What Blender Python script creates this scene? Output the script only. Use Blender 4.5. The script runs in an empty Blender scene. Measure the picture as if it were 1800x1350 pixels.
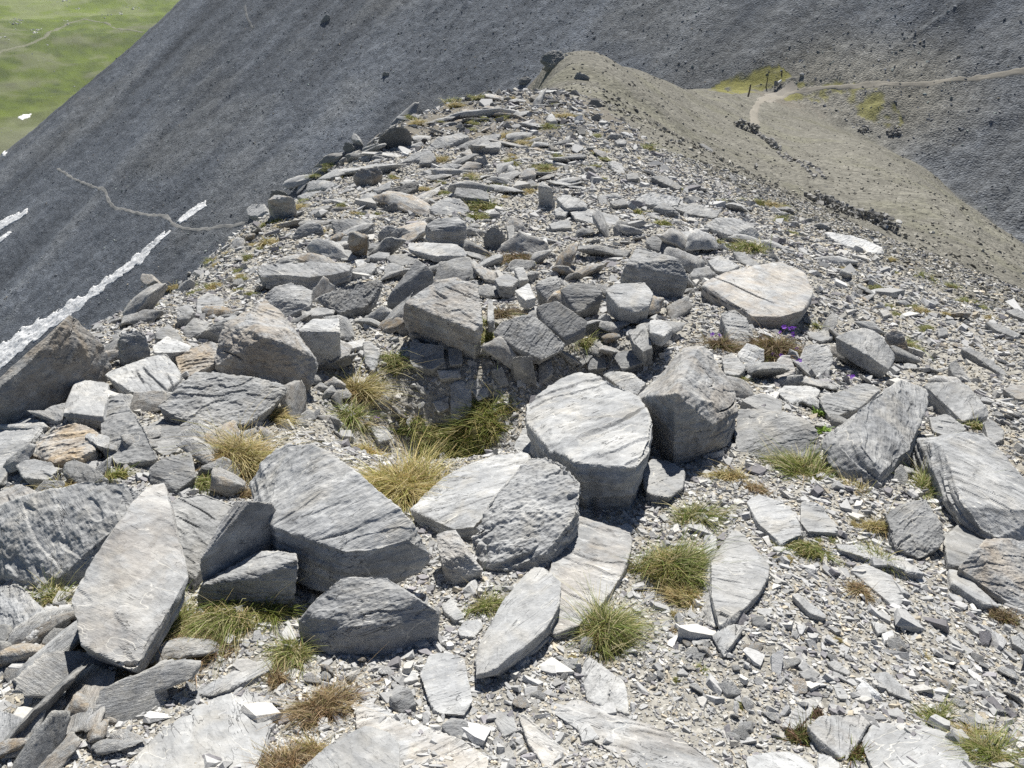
import bpy, bmesh, math, random
import numpy as np
from mathutils import Vector, Matrix

SC = bpy.context.scene
COL = SC.collection
RNG = np.random.default_rng(11)
random.seed(11)

# ---------------------------------------------------------------- camera, sky, sun, exposure
F_PX, CX, CY, PITCH = 1334.0, 900.0, 675.0, math.radians(32.0)
cam_d = bpy.data.cameras.new('camera')
cam = bpy.data.objects.new('camera', cam_d); COL.objects.link(cam)
cam.location = (0, 0, 0)
cam.rotation_euler = (math.radians(90) - PITCH, 0, 0)
cam_d.sensor_fit = 'HORIZONTAL'
cam_d.angle_x = 2 * math.atan(900 / F_PX)
cam_d.clip_start, cam_d.clip_end = 0.05, 8000
SC.camera = cam

SUN_AZ, SUN_EL = math.radians(8), math.radians(51)      # azimuth measured from straight ahead towards the right
world = bpy.data.worlds.new('World'); SC.world = world
world.use_nodes = True
wn = world.node_tree; wn.nodes.clear()
sky = wn.nodes.new('ShaderNodeTexSky'); sky.sky_type = 'NISHITA'; sky.sun_disc = False
sky.sun_elevation = SUN_EL; sky.sun_rotation = SUN_AZ; sky.altitude = 2500
bg = wn.nodes.new('ShaderNodeBackground'); bg.inputs['Strength'].default_value = 0.05
wo = wn.nodes.new('ShaderNodeOutputWorld')
wn.links.new(sky.outputs[0], bg.inputs['Color']); wn.links.new(bg.outputs[0], wo.inputs['Surface'])

sun_d = bpy.data.lights.new('sun', 'SUN'); sun_d.energy = 5.0; sun_d.angle = math.radians(0.5)
sun_d.color = (1.0, 0.955, 0.87)
sun = bpy.data.objects.new('sun', sun_d); COL.objects.link(sun)
sd = Vector((-math.sin(SUN_AZ) * math.cos(SUN_EL), -math.cos(SUN_AZ) * math.cos(SUN_EL), -math.sin(SUN_EL)))
sun.rotation_euler = sd.to_track_quat('-Z', 'Y').to_euler()
sun.location = (20, 60, 80)

SC.view_settings.view_transform = 'Standard'; SC.view_settings.look = 'None'
SC.view_settings.exposure = 0.66; SC.view_settings.gamma = 1.0
SC.view_settings.use_curve_mapping = False
SC.cycles.max_bounces = 4; SC.cycles.diffuse_bounces = 3; SC.cycles.volume_bounces = 0
SC.cycles.use_denoising = False

# ---------------------------------------------------------------- noise
def _h(ix, iy, iz, seed):
    h = (ix.astype(np.uint32) * np.uint32(374761393) + iy.astype(np.uint32) * np.uint32(668265263)
         + iz.astype(np.uint32) * np.uint32(2147483647) + np.uint32(seed * 974634777 % 4294967296))
    h = (h ^ (h >> np.uint32(13))) * np.uint32(1274126177)
    h = (h ^ (h >> np.uint32(16))) * np.uint32(2246822519)
    return h ^ (h >> np.uint32(15))

def noise3(P, seed=0):
    """gradient noise, about -1..1"""
    P = np.asarray(P, dtype=np.float64)
    fl = np.floor(P); f = P - fl; i = fl.astype(np.int64)
    u = f * f * f * (f * (f * 6 - 15) + 10)
    out = np.zeros(len(P))
    for dx in (0, 1):
        wx = u[:, 0] if dx else 1 - u[:, 0]
        for dy in (0, 1):
            wy = u[:, 1] if dy else 1 - u[:, 1]
            for dz in (0, 1):
                wz = u[:, 2] if dz else 1 - u[:, 2]
                h = _h(i[:, 0] + dx, i[:, 1] + dy, i[:, 2] + dz, seed)
                gx = (h & np.uint32(255)).astype(np.float64) / 127.5 - 1
                gy = ((h >> np.uint32(8)) & np.uint32(255)).astype(np.float64) / 127.5 - 1
                gz = ((h >> np.uint32(16)) & np.uint32(255)).astype(np.float64) / 127.5 - 1
                out += wx * wy * wz * (gx * (f[:, 0] - dx) + gy * (f[:, 1] - dy) + gz * (f[:, 2] - dz))
    return out * 1.3

def fbm(P, octs=4, seed=0, gain=0.5):
    P = np.asarray(P, dtype=np.float64)
    a, s, out = 1.0, 1.0, np.zeros(len(P))
    for o in range(octs):
        out += a * noise3(P * s, seed + o * 17); a *= gain; s *= 2.03
    return out

def fbm2(x, y, f, octs=4, seed=0, gain=0.5):
    return fbm(np.stack([x * f, y * f, np.zeros_like(x) + 0.37], 1), octs, seed, gain)

def smax(a, b, k):
    h = np.clip(0.5 + 0.5 * (a - b) / k, 0, 1)
    return b * (1 - h) + a * h + k * h * (1 - h)

def sstep(a, b, x):
    t = np.clip((x - a) / (b - a), 0, 1); return t * t * (3 - 2 * t)

# ---------------------------------------------------------------- directions
SP, CP = math.sin(PITCH), math.cos(PITCH)
def ray(px, py):
    """direction of a pixel of the 1800x1350 photograph"""
    u, v = px - CX, py - CY
    return np.array([u, F_PX * CP - v * SP, -F_PX * SP - v * CP]) / F_PX

def aze(px, py):
    d = ray(px, py); rh = math.hypot(d[0], d[1])
    return math.atan2(d[0], d[1]), d[2] / rh

def project(P):
    x, y, z = P[:, 0], P[:, 1], P[:, 2]
    dep = y * CP - z * SP; up = y * SP + z * CP
    dep = np.where(dep < 1e-3, 1e-3, dep)
    return CX + F_PX * x / dep, CY - F_PX * up / dep

# ---------------------------------------------------------------- terrain
CTRL = """900 1350 1.05|900 1150 1.42|900 1000 1.85|900 850 2.5|900 750 3.1|900 675 3.7|900 580 4.6|900 500 5.9|900 400 8.2|900 300 12|900 220 17.5|900 180 22|900 163 26
900 230 40|900 290 60|900 380 110
450 1350 1.2|450 1100 1.75|450 900 2.5|450 750 3.4|450 600 4.9|450 500 6.6|450 430 8.6|430 402 9.6|430 480 14|430 600 25|430 700 50|430 750 110
0 1350 1.6|0 1150 2.1|0 950 2.9|0 800 3.8|0 690 4.8|0 790 7|0 900 12|0 950 30|0 1000 110
200 560 6.2|200 670 10|200 780 20|200 850 40|200 900 110
600 290 14.5|600 370 21|600 470 40|600 560 110
650 500 6|650 400 8.5|700 300 12.5|760 230 17.5|700 213 19|700 290 27|700 370 45|700 450 110|800 178 24|800 260 36|800 310 55|800 420 110
1350 1350 1.2|1350 1100 1.7|1350 900 2.4|1350 750 3.3|1350 600 4.8|1350 500 6.3|1350 420 8.7|1350 370 11
1800 1350 1.6|1800 1100 2.3|1800 900 3.2|1800 750 4.4|1800 640 5.8|1800 575 7
1600 650 5.2|1600 520 7.2|1560 445 9.5
1150 450 7|1150 350 10|1150 260 16|1050 200 20|1000 170 24
1800 545 20|1800 500 33|1800 450 46|1560 425 25|1560 400 32|1640 330 52|1500 380 38|1330 230 72|1430 300 52|1300 300 34|1200 250 40|1150 230 30|1100 180 42|1060 160 45|1000 150 38|1000 130 48
985 97 60|1060 110 66|1130 130 76|1230 155 100|1320 165 112|1340 200 90|1400 250 72|1550 260 75|1650 350 58|1200 200 60|1250 180 82
940 125 60|900 190 66|940 230 85|985 190 90|1060 190 95|1130 210 108|1230 230 140|1320 240 170|1450 270 170|1600 330 130|1800 480 100
1800 600 200|1320 350 300|900 500 300|430 800 300|0 1000 300"""
_c = []
for row in CTRL.replace('\n', '|').split('|'):
    px, py, r = map(float, row.split())
    a, e = aze(px, py); _c.append((a, math.log(r), e))
_c = np.array(_c)
AZ_K = 2.0
def _tps_fit(X, f, lam):
    n = len(X)
    d = np.linalg.norm(X[:, None] - X[None], axis=2)
    K = np.where(d > 0, d * d * np.log(d + 1e-12), 0) + lam * np.eye(n)
    Pm = np.hstack([np.ones((n, 1)), X])
    A = np.vstack([np.hstack([K, Pm]), np.hstack([Pm.T, np.zeros((3, 3))])])
    return np.linalg.solve(A, np.concatenate([f, np.zeros(3)]))
_X = np.stack([_c[:, 0] * AZ_K, _c[:, 1]], 1)
_w = _tps_fit(_X, _c[:, 2], 0.002)
GA = np.linspace(-1.0, 1.0, 241); GR = np.linspace(math.log(0.9), math.log(400), 321)
_ga, _gr = np.meshgrid(GA, GR, indexing='ij')
_Q = np.stack([_ga.ravel() * AZ_K, _gr.ravel()], 1)
_E = np.zeros(len(_Q))
for _i in range(len(_X)):
    _d2 = ((_Q - _X[_i]) ** 2).sum(1)
    _E += _w[_i] * 0.5 * _d2 * np.log(_d2 + 1e-24)
_E += _w[-3] + _Q @ _w[-2:]
EG = _E.reshape(_ga.shape)

def near_z(x, y):
    r = np.hypot(x, y); az = np.clip(np.arctan2(x, y), -0.999, 0.999)
    rr = np.clip(r, 1.0, 399)
    fa = (az - GA[0]) / (GA[1] - GA[0]); fr = (np.log(rr) - GR[0]) / (GR[1] - GR[0])
    ia = np.clip(fa.astype(int), 0, len(GA) - 2); ir = np.clip(fr.astype(int), 0, len(GR) - 2)
    ta, tr = fa - ia, fr - ir
    e = (EG[ia, ir] * (1 - ta) * (1 - tr) + EG[ia + 1, ir] * ta * (1 - tr) + EG[ia, ir + 1] * (1 - ta) * tr + EG[ia + 1, ir + 1] * ta * tr)
    z = e * np.clip(r, 1.0, None)
    pit = 0.0
    for (cx, cy, sx, sy, dep) in PITS:
        pit = pit + dep * np.exp(-((x - cx) / sx) ** 2 - ((y - cy) / sy) ** 2)
    return z - pit
PITS = []

M_A, M_X, M_Y = -88.0, 0.45, 0.47
def _edge_pt(px, py, s):
    d = ray(px, py); return d * s / math.hypot(d[0], d[1])
_d1 = ray(318, -10); _t = M_A / (_d1[2] - M_X * _d1[0] - M_Y * _d1[1]); EP1 = _d1 * _t
_d2 = ray(30, 238); _t = M_A / (_d2[2] - M_X * _d2[0] - M_Y * _d2[1]); EP2 = _d2 * _t
def mount_z(x, y):
    z1 = M_A + M_X * x + M_Y * y
    ex, ey = EP1[0] - EP2[0], EP1[1] - EP2[1]; L = math.hypot(ex, ey)
    d = ((x - EP2[0]) * -ey + (y - EP2[1]) * ex) / L + 5.0 * fbm2(x, y, 0.02, 4, 15)          # + on the far (left) side of the flank's edge
    t = ((x - EP2[0]) * ex + (y - EP2[1]) * ey) / L
    z2 = EP2[2] + (EP1[2] - EP2[2]) * t / L - 0.55 * d
    z = -smax(-z1, -z2, 6.0)
    return -smax(-z, 0 * z - 42.0, 10.0)          # the slope ends in a shoulder above the picture
def valley_z(x, y):
    r = np.hypot(x, y)
    z = -112 + 0.05 * np.clip(r - 400, 0, 900) - 0.0 * x
    z = z + 9 * fbm2(x, y, 1 / 160.0, 4, 5) * sstep(150, 350, r)
    return z
def base_parts(x, y):
    return near_z(x, y), mount_z(x, y), valley_z(x, y)
def base_z(x, y):
    r = np.hypot(x, y)
    a, b, c = base_parts(x, y)
    z = smax(b, c, 8.0)
    return smax(a, z, np.clip(0.03 * r, 0.05, 3.0))

def ground_hit(px, py, rmin=0.7, rmax=2500, n=2400):
    """first point of the bare terrain a ray meets"""
    d = ray(px, py); h = math.hypot(d[0], d[1])
    r = np.exp(np.linspace(math.log(rmin), math.log(rmax), n))
    x, y = d[0] / h * r, d[1] / h * r
    g = base_z(x, y) - d[2] / h * r
    k = np.argmax(g > 0)
    if k == 0: k = 1 if g[0] > 0 else n - 1
    f = g[k - 1] / (g[k - 1] - g[k]) if g[k] != g[k - 1] else 0.5
    rr = r[k - 1] + (r[k] - r[k - 1]) * min(max(f, 0), 1)
    return np.array([d[0], d[1], d[2]]) / h * rr
def ground_normal(x, y, eps):
    X = np.array([x - eps, x + eps, x, x]); Y = np.array([y, y, y - eps, y + eps])
    z = base_z(X, Y)
    n = np.array([-(z[1] - z[0]) / (2 * eps), -(z[3] - z[2]) / (2 * eps), 1.0])
    return n / np.linalg.norm(n)

_p = ground_hit(775, 690); PITS.append((_p[0], _p[1], 0.6, 0.5, 0.6))
_p = ground_hit(1040, 640); PITS.append((_p[0], _p[1], 0.4, 0.42, 0.42))

def in_poly(px, py, poly):
    poly = np.array(poly, float); c = np.zeros(len(px), bool)
    j = len(poly) - 1
    for i in range(len(poly)):
        xi, yi = poly[i]; xj, yj = poly[j]
        k = ((yi > py) != (yj > py)) & (px < (xj - xi) * (py - yi) / (yj - yi + 1e-9) + xi)
        c ^= k; j = i
    return c

# the borders of the tan slope and of the grass round the col, carried from the ground points onto the map
TAN = [(960, 100), (990, 80), (1130, 115), (1230, 148), (1320, 160), (1390, 190), (1600, 228), (1680, 330), (1820, 445), (1820, 584), (1700, 540), (1560, 464), (1430, 402), (1300, 337), (1150, 262), (1060, 185), (975, 155), (930, 165)]
GRASS_A = [(1245, 158), (1300, 125), (1370, 115), (1395, 135), (1360, 150), (1335, 162), (1290, 165)]
GRASS_B = [(1375, 158), (1420, 140), (1500, 145), (1560, 160), (1590, 215), (1575, 230), (1500, 200), (1420, 175), (1380, 178)]

def ground_detail(x, y):
    """height of the ground with its bumps, and what it is made of"""
    r = np.hypot(x, y)
    a, b, c = base_parts(x, y)
    z = base_z(x, y)
    far = np.maximum(b, c)
    w_near = sstep(-0.02, 0.02, (a - far) / np.maximum(r, 1)); w_v = sstep(-6, 10, c - b) * (1 - w_near)
    w_m = (1 - w_near) * (1 - w_v)
    n_near = 0.035 * fbm2(x, y, 2.2, 3, 21) + 0.02 * fbm2(x, y, 9.0, 2, 22)
    n_near = n_near * np.clip(r / 4, 0.35, 1) + sstep(15, 50, r) * 0.5 * fbm2(x, y, 0.12, 3, 23)
    g = math.hypot(M_X, M_Y); ux, uy = M_X / g, M_Y / g
    al, ac = x * ux + y * uy, -x * uy + y * ux
    st = fbm(np.stack([al * 0.018, ac * 0.11, 0 * x], 1), 4, 31)
    n_m = 0.55 * st + 0.25 * fbm2(x, y, 0.25, 3, 32) + 0.16 * fbm2(x, y, 0.9, 2, 33)
    # dark rock ribs on the upper part
    rib = np.abs(fbm(np.stack([al * 0.02, ac * 0.06, 0 * x + 5], 1), 3, 34))
    n_m = n_m + 0.9 * sstep(0.06, 0.0, rib) * sstep(0.1, 0.4, fbm2(x, y, 0.02, 2, 35)) * sstep(-25, -12, z)
    n_v = 2.0 * fbm2(x, y, 0.03, 4, 41)
    z = z + w_near * n_near + w_m * n_m + w_v * n_v
    return z, w_near, w_m, w_v, st, r
# ---------------------------------------------------------------- node helpers
class NT:
    def __init__(s, name, kind='mat'):
        s.m = bpy.data.materials.new(name); s.m.use_nodes = True
        s.t = s.m.node_tree; s.t.nodes.clear()
        s.out = s.t.nodes.new('ShaderNodeOutputMaterial')
    def n(s, typ, **kw):
        nd = s.t.nodes.new(typ)
        for k, v in kw.items():
            if k.startswith('_'): setattr(nd, k[1:], v)
            else:
                key = int(k[1:]) if k[0] == 'i' and k[1:].isdigit() else k.replace('__', ' ')
                if isinstance(v, bpy.types.NodeSocket): s.t.links.new(v, nd.inputs[key])
                else: nd.inputs[key].default_value = v
        return nd
    def math(s, op, a, b=0.0, c=0.0, clamp=False):
        nd = s.n('ShaderNodeMath', _operation=op, i0=a, i1=b, i2=c); nd.use_clamp = clamp; return nd.outputs[0]
    def vmath(s, op, a, b):
        nd = s.n('ShaderNodeVectorMath', _operation=op, i0=a, i1=b); return nd.outputs[0]
    def noise(s, vec, scale, detail=4, rough=0.55, dist=0.0):
        nd = s.n('ShaderNodeTexNoise', Vector=vec, Scale=scale, Detail=detail, Roughness=rough, Distortion=dist); return nd.outputs['Fac']
    def ramp(s, fac, pts, interp='LINEAR'):
        nd = s.n('ShaderNodeValToRGB', Fac=fac); cr = nd.color_ramp; cr.interpolation = interp
        while len(cr.elements) < len(pts): cr.elements.new(0.5)
        for e, (p, c) in zip(cr.elements, pts):
            e.position = p; e.color = (c, c, c, 1) if not hasattr(c, '__len__') else (*c, 1)
        return nd.outputs['Color']
    def mix(s, fac, a, b, op='MIX'):
        nd = s.n('ShaderNodeMix', _data_type='RGBA', _blend_type=op); nd.clamp_factor = True
        for i, v in ((0, fac), (6, a), (7, b)):
            if isinstance(v, bpy.types.NodeSocket): s.t.links.new(v, nd.inputs[i])
            else: nd.inputs[i].default_value = v if i == 0 else (*v, 1)[:4]
        return nd.outputs[2]
    def finish(s, col, rough=0.9, bump=None, bump_s=0.5, bump_d=0.01, spec=0.25, normal=None):
        b = s.n('ShaderNodeBsdfPrincipled')
        for k, v in (('Base Color', col), ('Roughness', rough)):
            if isinstance(v, bpy.types.NodeSocket): s.t.links.new(v, b.inputs[k])
            else: b.inputs[k].default_value = v if k == 'Roughness' else (*v, 1)
        b.inputs['Specular IOR Level'].default_value = spec
        if bump is not None:
            bm_ = s.n('ShaderNodeBump', Height=bump, Strength=bump_s, Distance=bump_d)
            s.t.links.new(bm_.outputs[0], b.inputs['Normal'])
        s.t.links.new(b.outputs[0], s.out.inputs['Surface'])
        return s.m

def slate_material():
    s = NT('slate')
    tc = s.n('ShaderNodeTexCoord').outputs['Object']
    inf = s.n('ShaderNodeObjectInfo')
    tone = s.n('ShaderNodeAttribute', _attribute_type='OBJECT', _attribute_name='tone').outputs['Fac']
    rust = s.n('ShaderNodeAttribute', _attribute_type='OBJECT', _attribute_name='rust').outputs['Fac']
    strk = s.n('ShaderNodeAttribute', _attribute_type='OBJECT', _attribute_name='streak').outputs['Fac']
    ang = s.n('ShaderNodeAttribute', _attribute_type='OBJECT', _attribute_name='grain').outputs['Fac']
    off = s.n('ShaderNodeVectorMath', _operation='SCALE', i0=(31.7, 17.3, 9.1)); s.t.links.new(inf.outputs['Random'], off.inputs['Scale'])
    p = s.vmath('ADD', tc, off.outputs[0])
    rot = s.n('ShaderNodeVectorRotate', _rotation_type='Z_AXIS', Vector=p, Angle=ang).outputs[0]
    strv = s.vmath('MULTIPLY', rot, (2.2, 20.0, 16.0))
    big = s.noise(p, 4.0, 5, 0.6, 0.3)
    mid = s.noise(p, 22.0, 6, 0.65)
    fine = s.noise(p, 120.0, 4, 0.7)
    grain = s.noise(strv, 2.0, 6, 0.62, 0.25)
    base = s.ramp(big, [(0.28, (0.215, 0.224, 0.237)), (0.5, (0.30, 0.308, 0.316)), (0.72, (0.405, 0.406, 0.40))])
    g1 = s.ramp(grain, [(0.3, 0.74), (0.5, 1.0), (0.7, 1.18)])
    gm = s.mix(strk, (1, 1, 1), g1)
    c = s.mix(1.0, base, gm, 'MULTIPLY')
    m1 = s.ramp(mid, [(0.25, 0.72), (0.5, 1.0), (0.75, 1.25)])
    c = s.mix(0.85, c, m1, 'MULTIPLY')
    f1 = s.ramp(fine, [(0.25, 0.78), (0.55, 1.02), (0.78, 1.25)])
    c = s.mix(0.4, c, f1, 'MULTIPLY')
    # flaked skin: irregular cells of slightly different tone with crisp borders
    wob = s.n('ShaderNodeTexNoise', Vector=p, Scale=7.0, Detail=4.0).outputs['Color']
    fv = s.vmath('ADD', s.vmath('MULTIPLY', rot, (5.0, 11.0, 11.0)), s.vmath('MULTIPLY', wob, (2.2, 2.2, 2.2)))
    vo = s.n('ShaderNodeTexVoronoi', Vector=fv, Scale=1.0); cel = s.n('ShaderNodeSeparateColor', Color=vo.outputs['Color']).outputs[0]
    vo2 = s.n('ShaderNodeTexVoronoi', Vector=fv, Scale=3.1); cel2 = s.n('ShaderNodeSeparateColor', Color=vo2.outputs['Color']).outputs[1]
    flk = s.math('MULTIPLY_ADD', cel, 0.6, s.math('MULTIPLY', cel2, 0.4))
    c = s.mix(0.75, c, s.ramp(flk, [(0.1, 0.8), (0.5, 1.0), (0.9, 1.18)]), 'MULTIPLY')
    # warm weathering film
    warm = s.math('MULTIPLY', s.ramp(s.noise(p, 6.5, 4, 0.6, 0.5), [(0.52, 0.0), (0.7, 1.0)]), 0.3)
    c = s.mix(warm, c, (0.40, 0.37, 0.31))
    rm = s.math('MULTIPLY', s.ramp(s.noise(p, 5.0, 5, 0.65, 0.8), [(0.40, 0.0), (0.62, 1.0)]), rust)
    c = s.mix(rm, c, s.ramp(mid, [(0.3, (0.22, 0.145, 0.07)), (0.7, (0.43, 0.33, 0.2))]))
    # pale calcite veins: thin iso-lines of a stretched noise
    vn = s.math('ABSOLUTE', s.math('SUBTRACT', s.noise(s.vmath('MULTIPLY', rot, (3.0, 7.5, 3.0)), 1.0, 3, 0.5, 0.6), 0.5))
    vmask = s.math('MULTIPLY', s.ramp(vn, [(0.0, 0.75), (0.003, 0.0)]), s.ramp(s.noise(p, 3.1, 2), [(0.46, 0.0), (0.56, 0.9)]))
    c = s.mix(vmask, c, (0.68, 0.66, 0.6))
    # pale lichen / crushed patches
    li = s.ramp(s.noise(p, 34.0, 5, 0.7, 0.2), [(0.61, 0.0), (0.68, 0.6)])
    li = s.math('MULTIPLY', li, s.ramp(s.noise(p, 5.3, 2), [(0.45, 0.0), (0.6, 1.0)]))
    c = s.mix(li, c, (0.6, 0.59, 0.56))
    # thin dark cracks along the cleavage
    cr = s.math('ABSOLUTE', s.math('SUBTRACT', s.noise(s.vmath('MULTIPLY', rot, (1.6, 9.0, 7.0)), 2.3, 4, 0.55, 0.5), 0.5))
    crk = s.math('MULTIPLY', s.ramp(cr, [(0.0, 1.0), (0.008, 0.0)]), s.ramp(s.noise(p, 9.0, 2), [(0.5, 0.0), (0.62, 1.0)]))
    c = s.mix(s.math('MULTIPLY', crk, 0.6), c, (0.07, 0.07, 0.075))
    tn = s.n('ShaderNodeCombineColor'); 
    for i in range(3): s.t.links.new(tone, tn.inputs[i])
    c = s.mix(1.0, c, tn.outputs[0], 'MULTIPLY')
    pt = s.ramp(s.n('ShaderNodeNewGeometry').outputs['Pointiness'], [(0.52, 0.0), (0.60, 0.55)])
    c = s.mix(s.math('MULTIPLY', pt, s.ramp(mid, [(0.35, 0.3), (0.6, 1.0)])), c, (0.6, 0.585, 0.54))
    hgt = s.math('ADD', s.math('MULTIPLY', grain, s.math('MULTIPLY_ADD', strk, 0.9, 0.25)), s.math('MULTIPLY', mid, 0.45))
    hgt = s.math('ADD', hgt, s.math('MULTIPLY', fine, 0.2))
    hgt = s.math('ADD', hgt, s.math('MULTIPLY', flk, 0.9))
    hgt = s.math('SUBTRACT', hgt, s.math('MULTIPLY', crk, 0.8))
    return s.finish(c, 0.82, hgt, 0.8, 0.011, 0.3)

def attr_material(name, rough=0.9, nscale=60.0, amt=0.5, bump=0.4, bd=0.01, spec=0.2, lo=0.6, hi=1.35, scale2=None):
    """colour from the mesh's 'col' attribute with fine noise on top"""
    s = NT(name)
    tc = s.n('ShaderNodeTexCoord').outputs['Object']
    col = s.n('ShaderNodeAttribute', _attribute_type='GEOMETRY', _attribute_name='col').outputs['Color']
    f = s.noise(tc, nscale, 5, 0.65)
    m = s.ramp(f, [(0.25, lo), (0.5, 1.0), (0.75, hi)])
    c = s.mix(amt, col, m, 'MULTIPLY')
    if scale2:
        f2 = s.noise(tc, scale2, 5, 0.6)
        c = s.mix(amt, c, s.ramp(f2, [(0.3, lo), (0.5, 1.0), (0.7, hi)]), 'MULTIPLY')
    return s.finish(c, rough, f, bump, bd, spec)

def grass_material():
    s = NT('grass_blades')
    col = s.n('ShaderNodeAttribute', _attribute_type='GEOMETRY', _attribute_name='col').outputs['Color']
    b = s.n('ShaderNodeBsdfPrincipled', Roughness=0.6); b.inputs['Specular IOR Level'].default_value = 0.3
    s.t.links.new(col, b.inputs['Base Color'])
    tr = s.n('ShaderNodeBsdfTranslucent', Color=col)
    mx = s.n('ShaderNodeMixShader', Fac=0.35)
    s.t.links.new(b.outputs[0], mx.inputs[1]); s.t.links.new(tr.outputs[0], mx.inputs[2])
    s.t.links.new(mx.outputs[0], s.out.inputs['Surface'])
    return s.m

def ground_material():
    s = NT('ground')
    geo = s.n('ShaderNodeNewGeometry').outputs['Position']
    col = s.n('ShaderNodeAttribute', _attribute_type='GEOMETRY', _attribute_name='col').outputs['Color']
    rk = s.n('ShaderNodeAttribute', _attribute_type='GEOMETRY', _attribute_name='stony').outputs['Fac']
    fr = s.n('ShaderNodeAttribute', _attribute_type='GEOMETRY', _attribute_name='farness').outputs['Fac']
    # near: centimetre grit; far: metre-sized stones
    vn = s.n('ShaderNodeTexVoronoi', Vector=geo, Scale=55.0); vn.feature = 'F1'
    vnf = s.n('ShaderNodeTexVoronoi', Vector=geo, Scale=4.5); vnf2 = s.n('ShaderNodeTexVoronoi', Vector=geo, Scale=1.9)
    nn = s.noise(geo, 30.0, 6, 0.7); nf = s.noise(geo, 0.9, 7, 0.72); nf2 = s.noise(geo, 0.05, 4, 0.6)
    cellN = s.n('ShaderNodeSeparateColor', Color=vn.outputs['Color']).outputs[0]
    cellF = s.n('ShaderNodeSeparateColor', Color=vnf.outputs['Color']).outputs[0]
    cellF2 = s.n('ShaderNodeSeparateColor', Color=vnf2.outputs['Color']).outputs[1]
    cn = s.ramp(s.math('MULTIPLY_ADD', cellN, 0.6, s.math('MULTIPLY', nn, 0.4)), [(0.1, 0.62), (0.5, 1.0), (0.9, 1.35)])
    cf = s.ramp(s.math('MULTIPLY_ADD', s.math('MULTIPLY_ADD', cellF, 0.6, s.math('MULTIPLY', cellF2, 0.4)), 0.55, s.math('MULTIPLY', nf, 0.45)), [(0.2, 0.55), (0.5, 1.0), (0.8, 1.6)])
    soft = s.ramp(nf, [(0.3, 0.75), (0.5, 1.0), (0.7, 1.25)])
    cf = s.mix(rk, soft, cf)
    m = s.mix(fr, cn, cf)
    c = s.mix(1.0, col, m, 'MULTIPLY')
    c = s.mix(s.math('MULTIPLY', fr, 0.6), c, s.ramp(nf2, [(0.3, 0.8), (0.7, 1.2)]), 'MULTIPLY')
    hN = s.math('MULTIPLY_ADD', s.math('SUBTRACT', 1.0, vn.outputs['Distance']), 0.5, nn)
    hF = s.math('MULTIPLY_ADD', s.math('SUBTRACT', 1.0, vnf.outputs['Distance']), 0.6, nf)
    bN = s.n('ShaderNodeBump', Height=hN, Strength=0.8, Distance=0.012)
    bF = s.n('ShaderNodeBump', Height=s.math('MULTIPLY', hF, rk), Strength=0.6, Distance=0.3)
    nm = s.n('ShaderNodeMix', _data_type='VECTOR')
    s.t.links.new(fr, nm.inputs[0]); s.t.links.new(bN.outputs[0], nm.inputs[4]); s.t.links.new(bF.outputs[0], nm.inputs[5])
    m_ = s.finish(c, 0.95, spec=0.1)
    b = [x for x in s.t.nodes if x.type == 'BSDF_PRINCIPLED'][0]
    s.t.links.new(nm.outputs[1], b.inputs['Normal'])
    return m_

MAT_SLATE = slate_material()
MAT_CHIP = attr_material('chips', 0.88, 90.0, 0.7, 0.5, 0.006, 0.25, 0.7, 1.3)
MAT_SCREE = attr_material('scree_stones', 0.9, 5.0, 0.5, 0.3, 0.05, 0.2)
MAT_GRASS = grass_material()
MAT_GROUND = ground_material()
MAT_PATH = attr_material('trodden_path', 0.95, 1.5, 0.5, 0.3, 0.05, 0.1, 0.8, 1.2)
def snow_material():
    s = NT('old_snow'); geo = s.n('ShaderNodeNewGeometry').outputs['Position']
    n = s.noise(geo, 1.6, 7, 0.75)
    return s.finish(s.ramp(n, [(0.3, (0.36, 0.35, 0.34)), (0.46, (0.7, 0.71, 0.72)), (0.62, (0.84, 0.85, 0.87))]), 0.6, n, 0.6, 0.3, 0.3)
MAT_SNOW = snow_material()
def wood_material():
    s = NT('weathered_wood'); tc = s.n('ShaderNodeTexCoord').outputs['Object']
    n = s.noise(s.vmath('MULTIPLY', tc, (30, 30, 3)), 1.0, 5, 0.6)
    return s.finish(s.ramp(n, [(0.3, (0.06, 0.045, 0.03)), (0.7, (0.14, 0.11, 0.08))]), 0.9, n, 0.5, 0.01)
MAT_WOOD = wood_material()

# ---------------------------------------------------------------- mesh helpers
def mesh_from(name, V, F, mat, col=None, smooth=False, loop_start=None, loop_total=None):
    """F: (n,3) or (n,4) array of faces, or a flat index array with loop_start/loop_total"""
    me = bpy.data.meshes.new(name)
    V = np.asarray(V, np.float32)
    me.vertices.add(len(V)); me.vertices.foreach_set('co', V.ravel())
    F = np.asarray(F, np.int32)
    if loop_start is None:
        k = F.shape[1]; loop_start = np.arange(len(F), dtype=np.int32) * k; loop_total = np.full(len(F), k, np.int32); F = F.ravel()
    me.loops.add(len(F)); me.loops.foreach_set('vertex_index', F)
    me.polygons.add(len(loop_start)); me.polygons.foreach_set('loop_start', loop_start); me.polygons.foreach_set('loop_total', loop_total)
    me.polygons.foreach_set('use_smooth', np.full(len(loop_start), bool(smooth)))
    me.update(calc_edges=True); me.validate()
    if col is not None:
        at = me.color_attributes.new('col', 'FLOAT_COLOR', 'POINT')
        c4 = np.ones((len(V), 4), np.float32); c4[:, :3] = col
        at.data.foreach_set('color', c4.ravel())
    if mat: me.materials.append(mat)
    return me
def link(name, me, loc=(0, 0, 0), parent=None):
    o = bpy.data.objects.new(name, me); COL.objects.link(o); o.location = loc
    if parent: o.parent = parent
    return o
def tag(o, label, cat, group=None, kind=None):
    o['label'] = label; o['category'] = cat
    if group: o['group'] = group
    if kind: o['kind'] = kind
    return o

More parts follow.
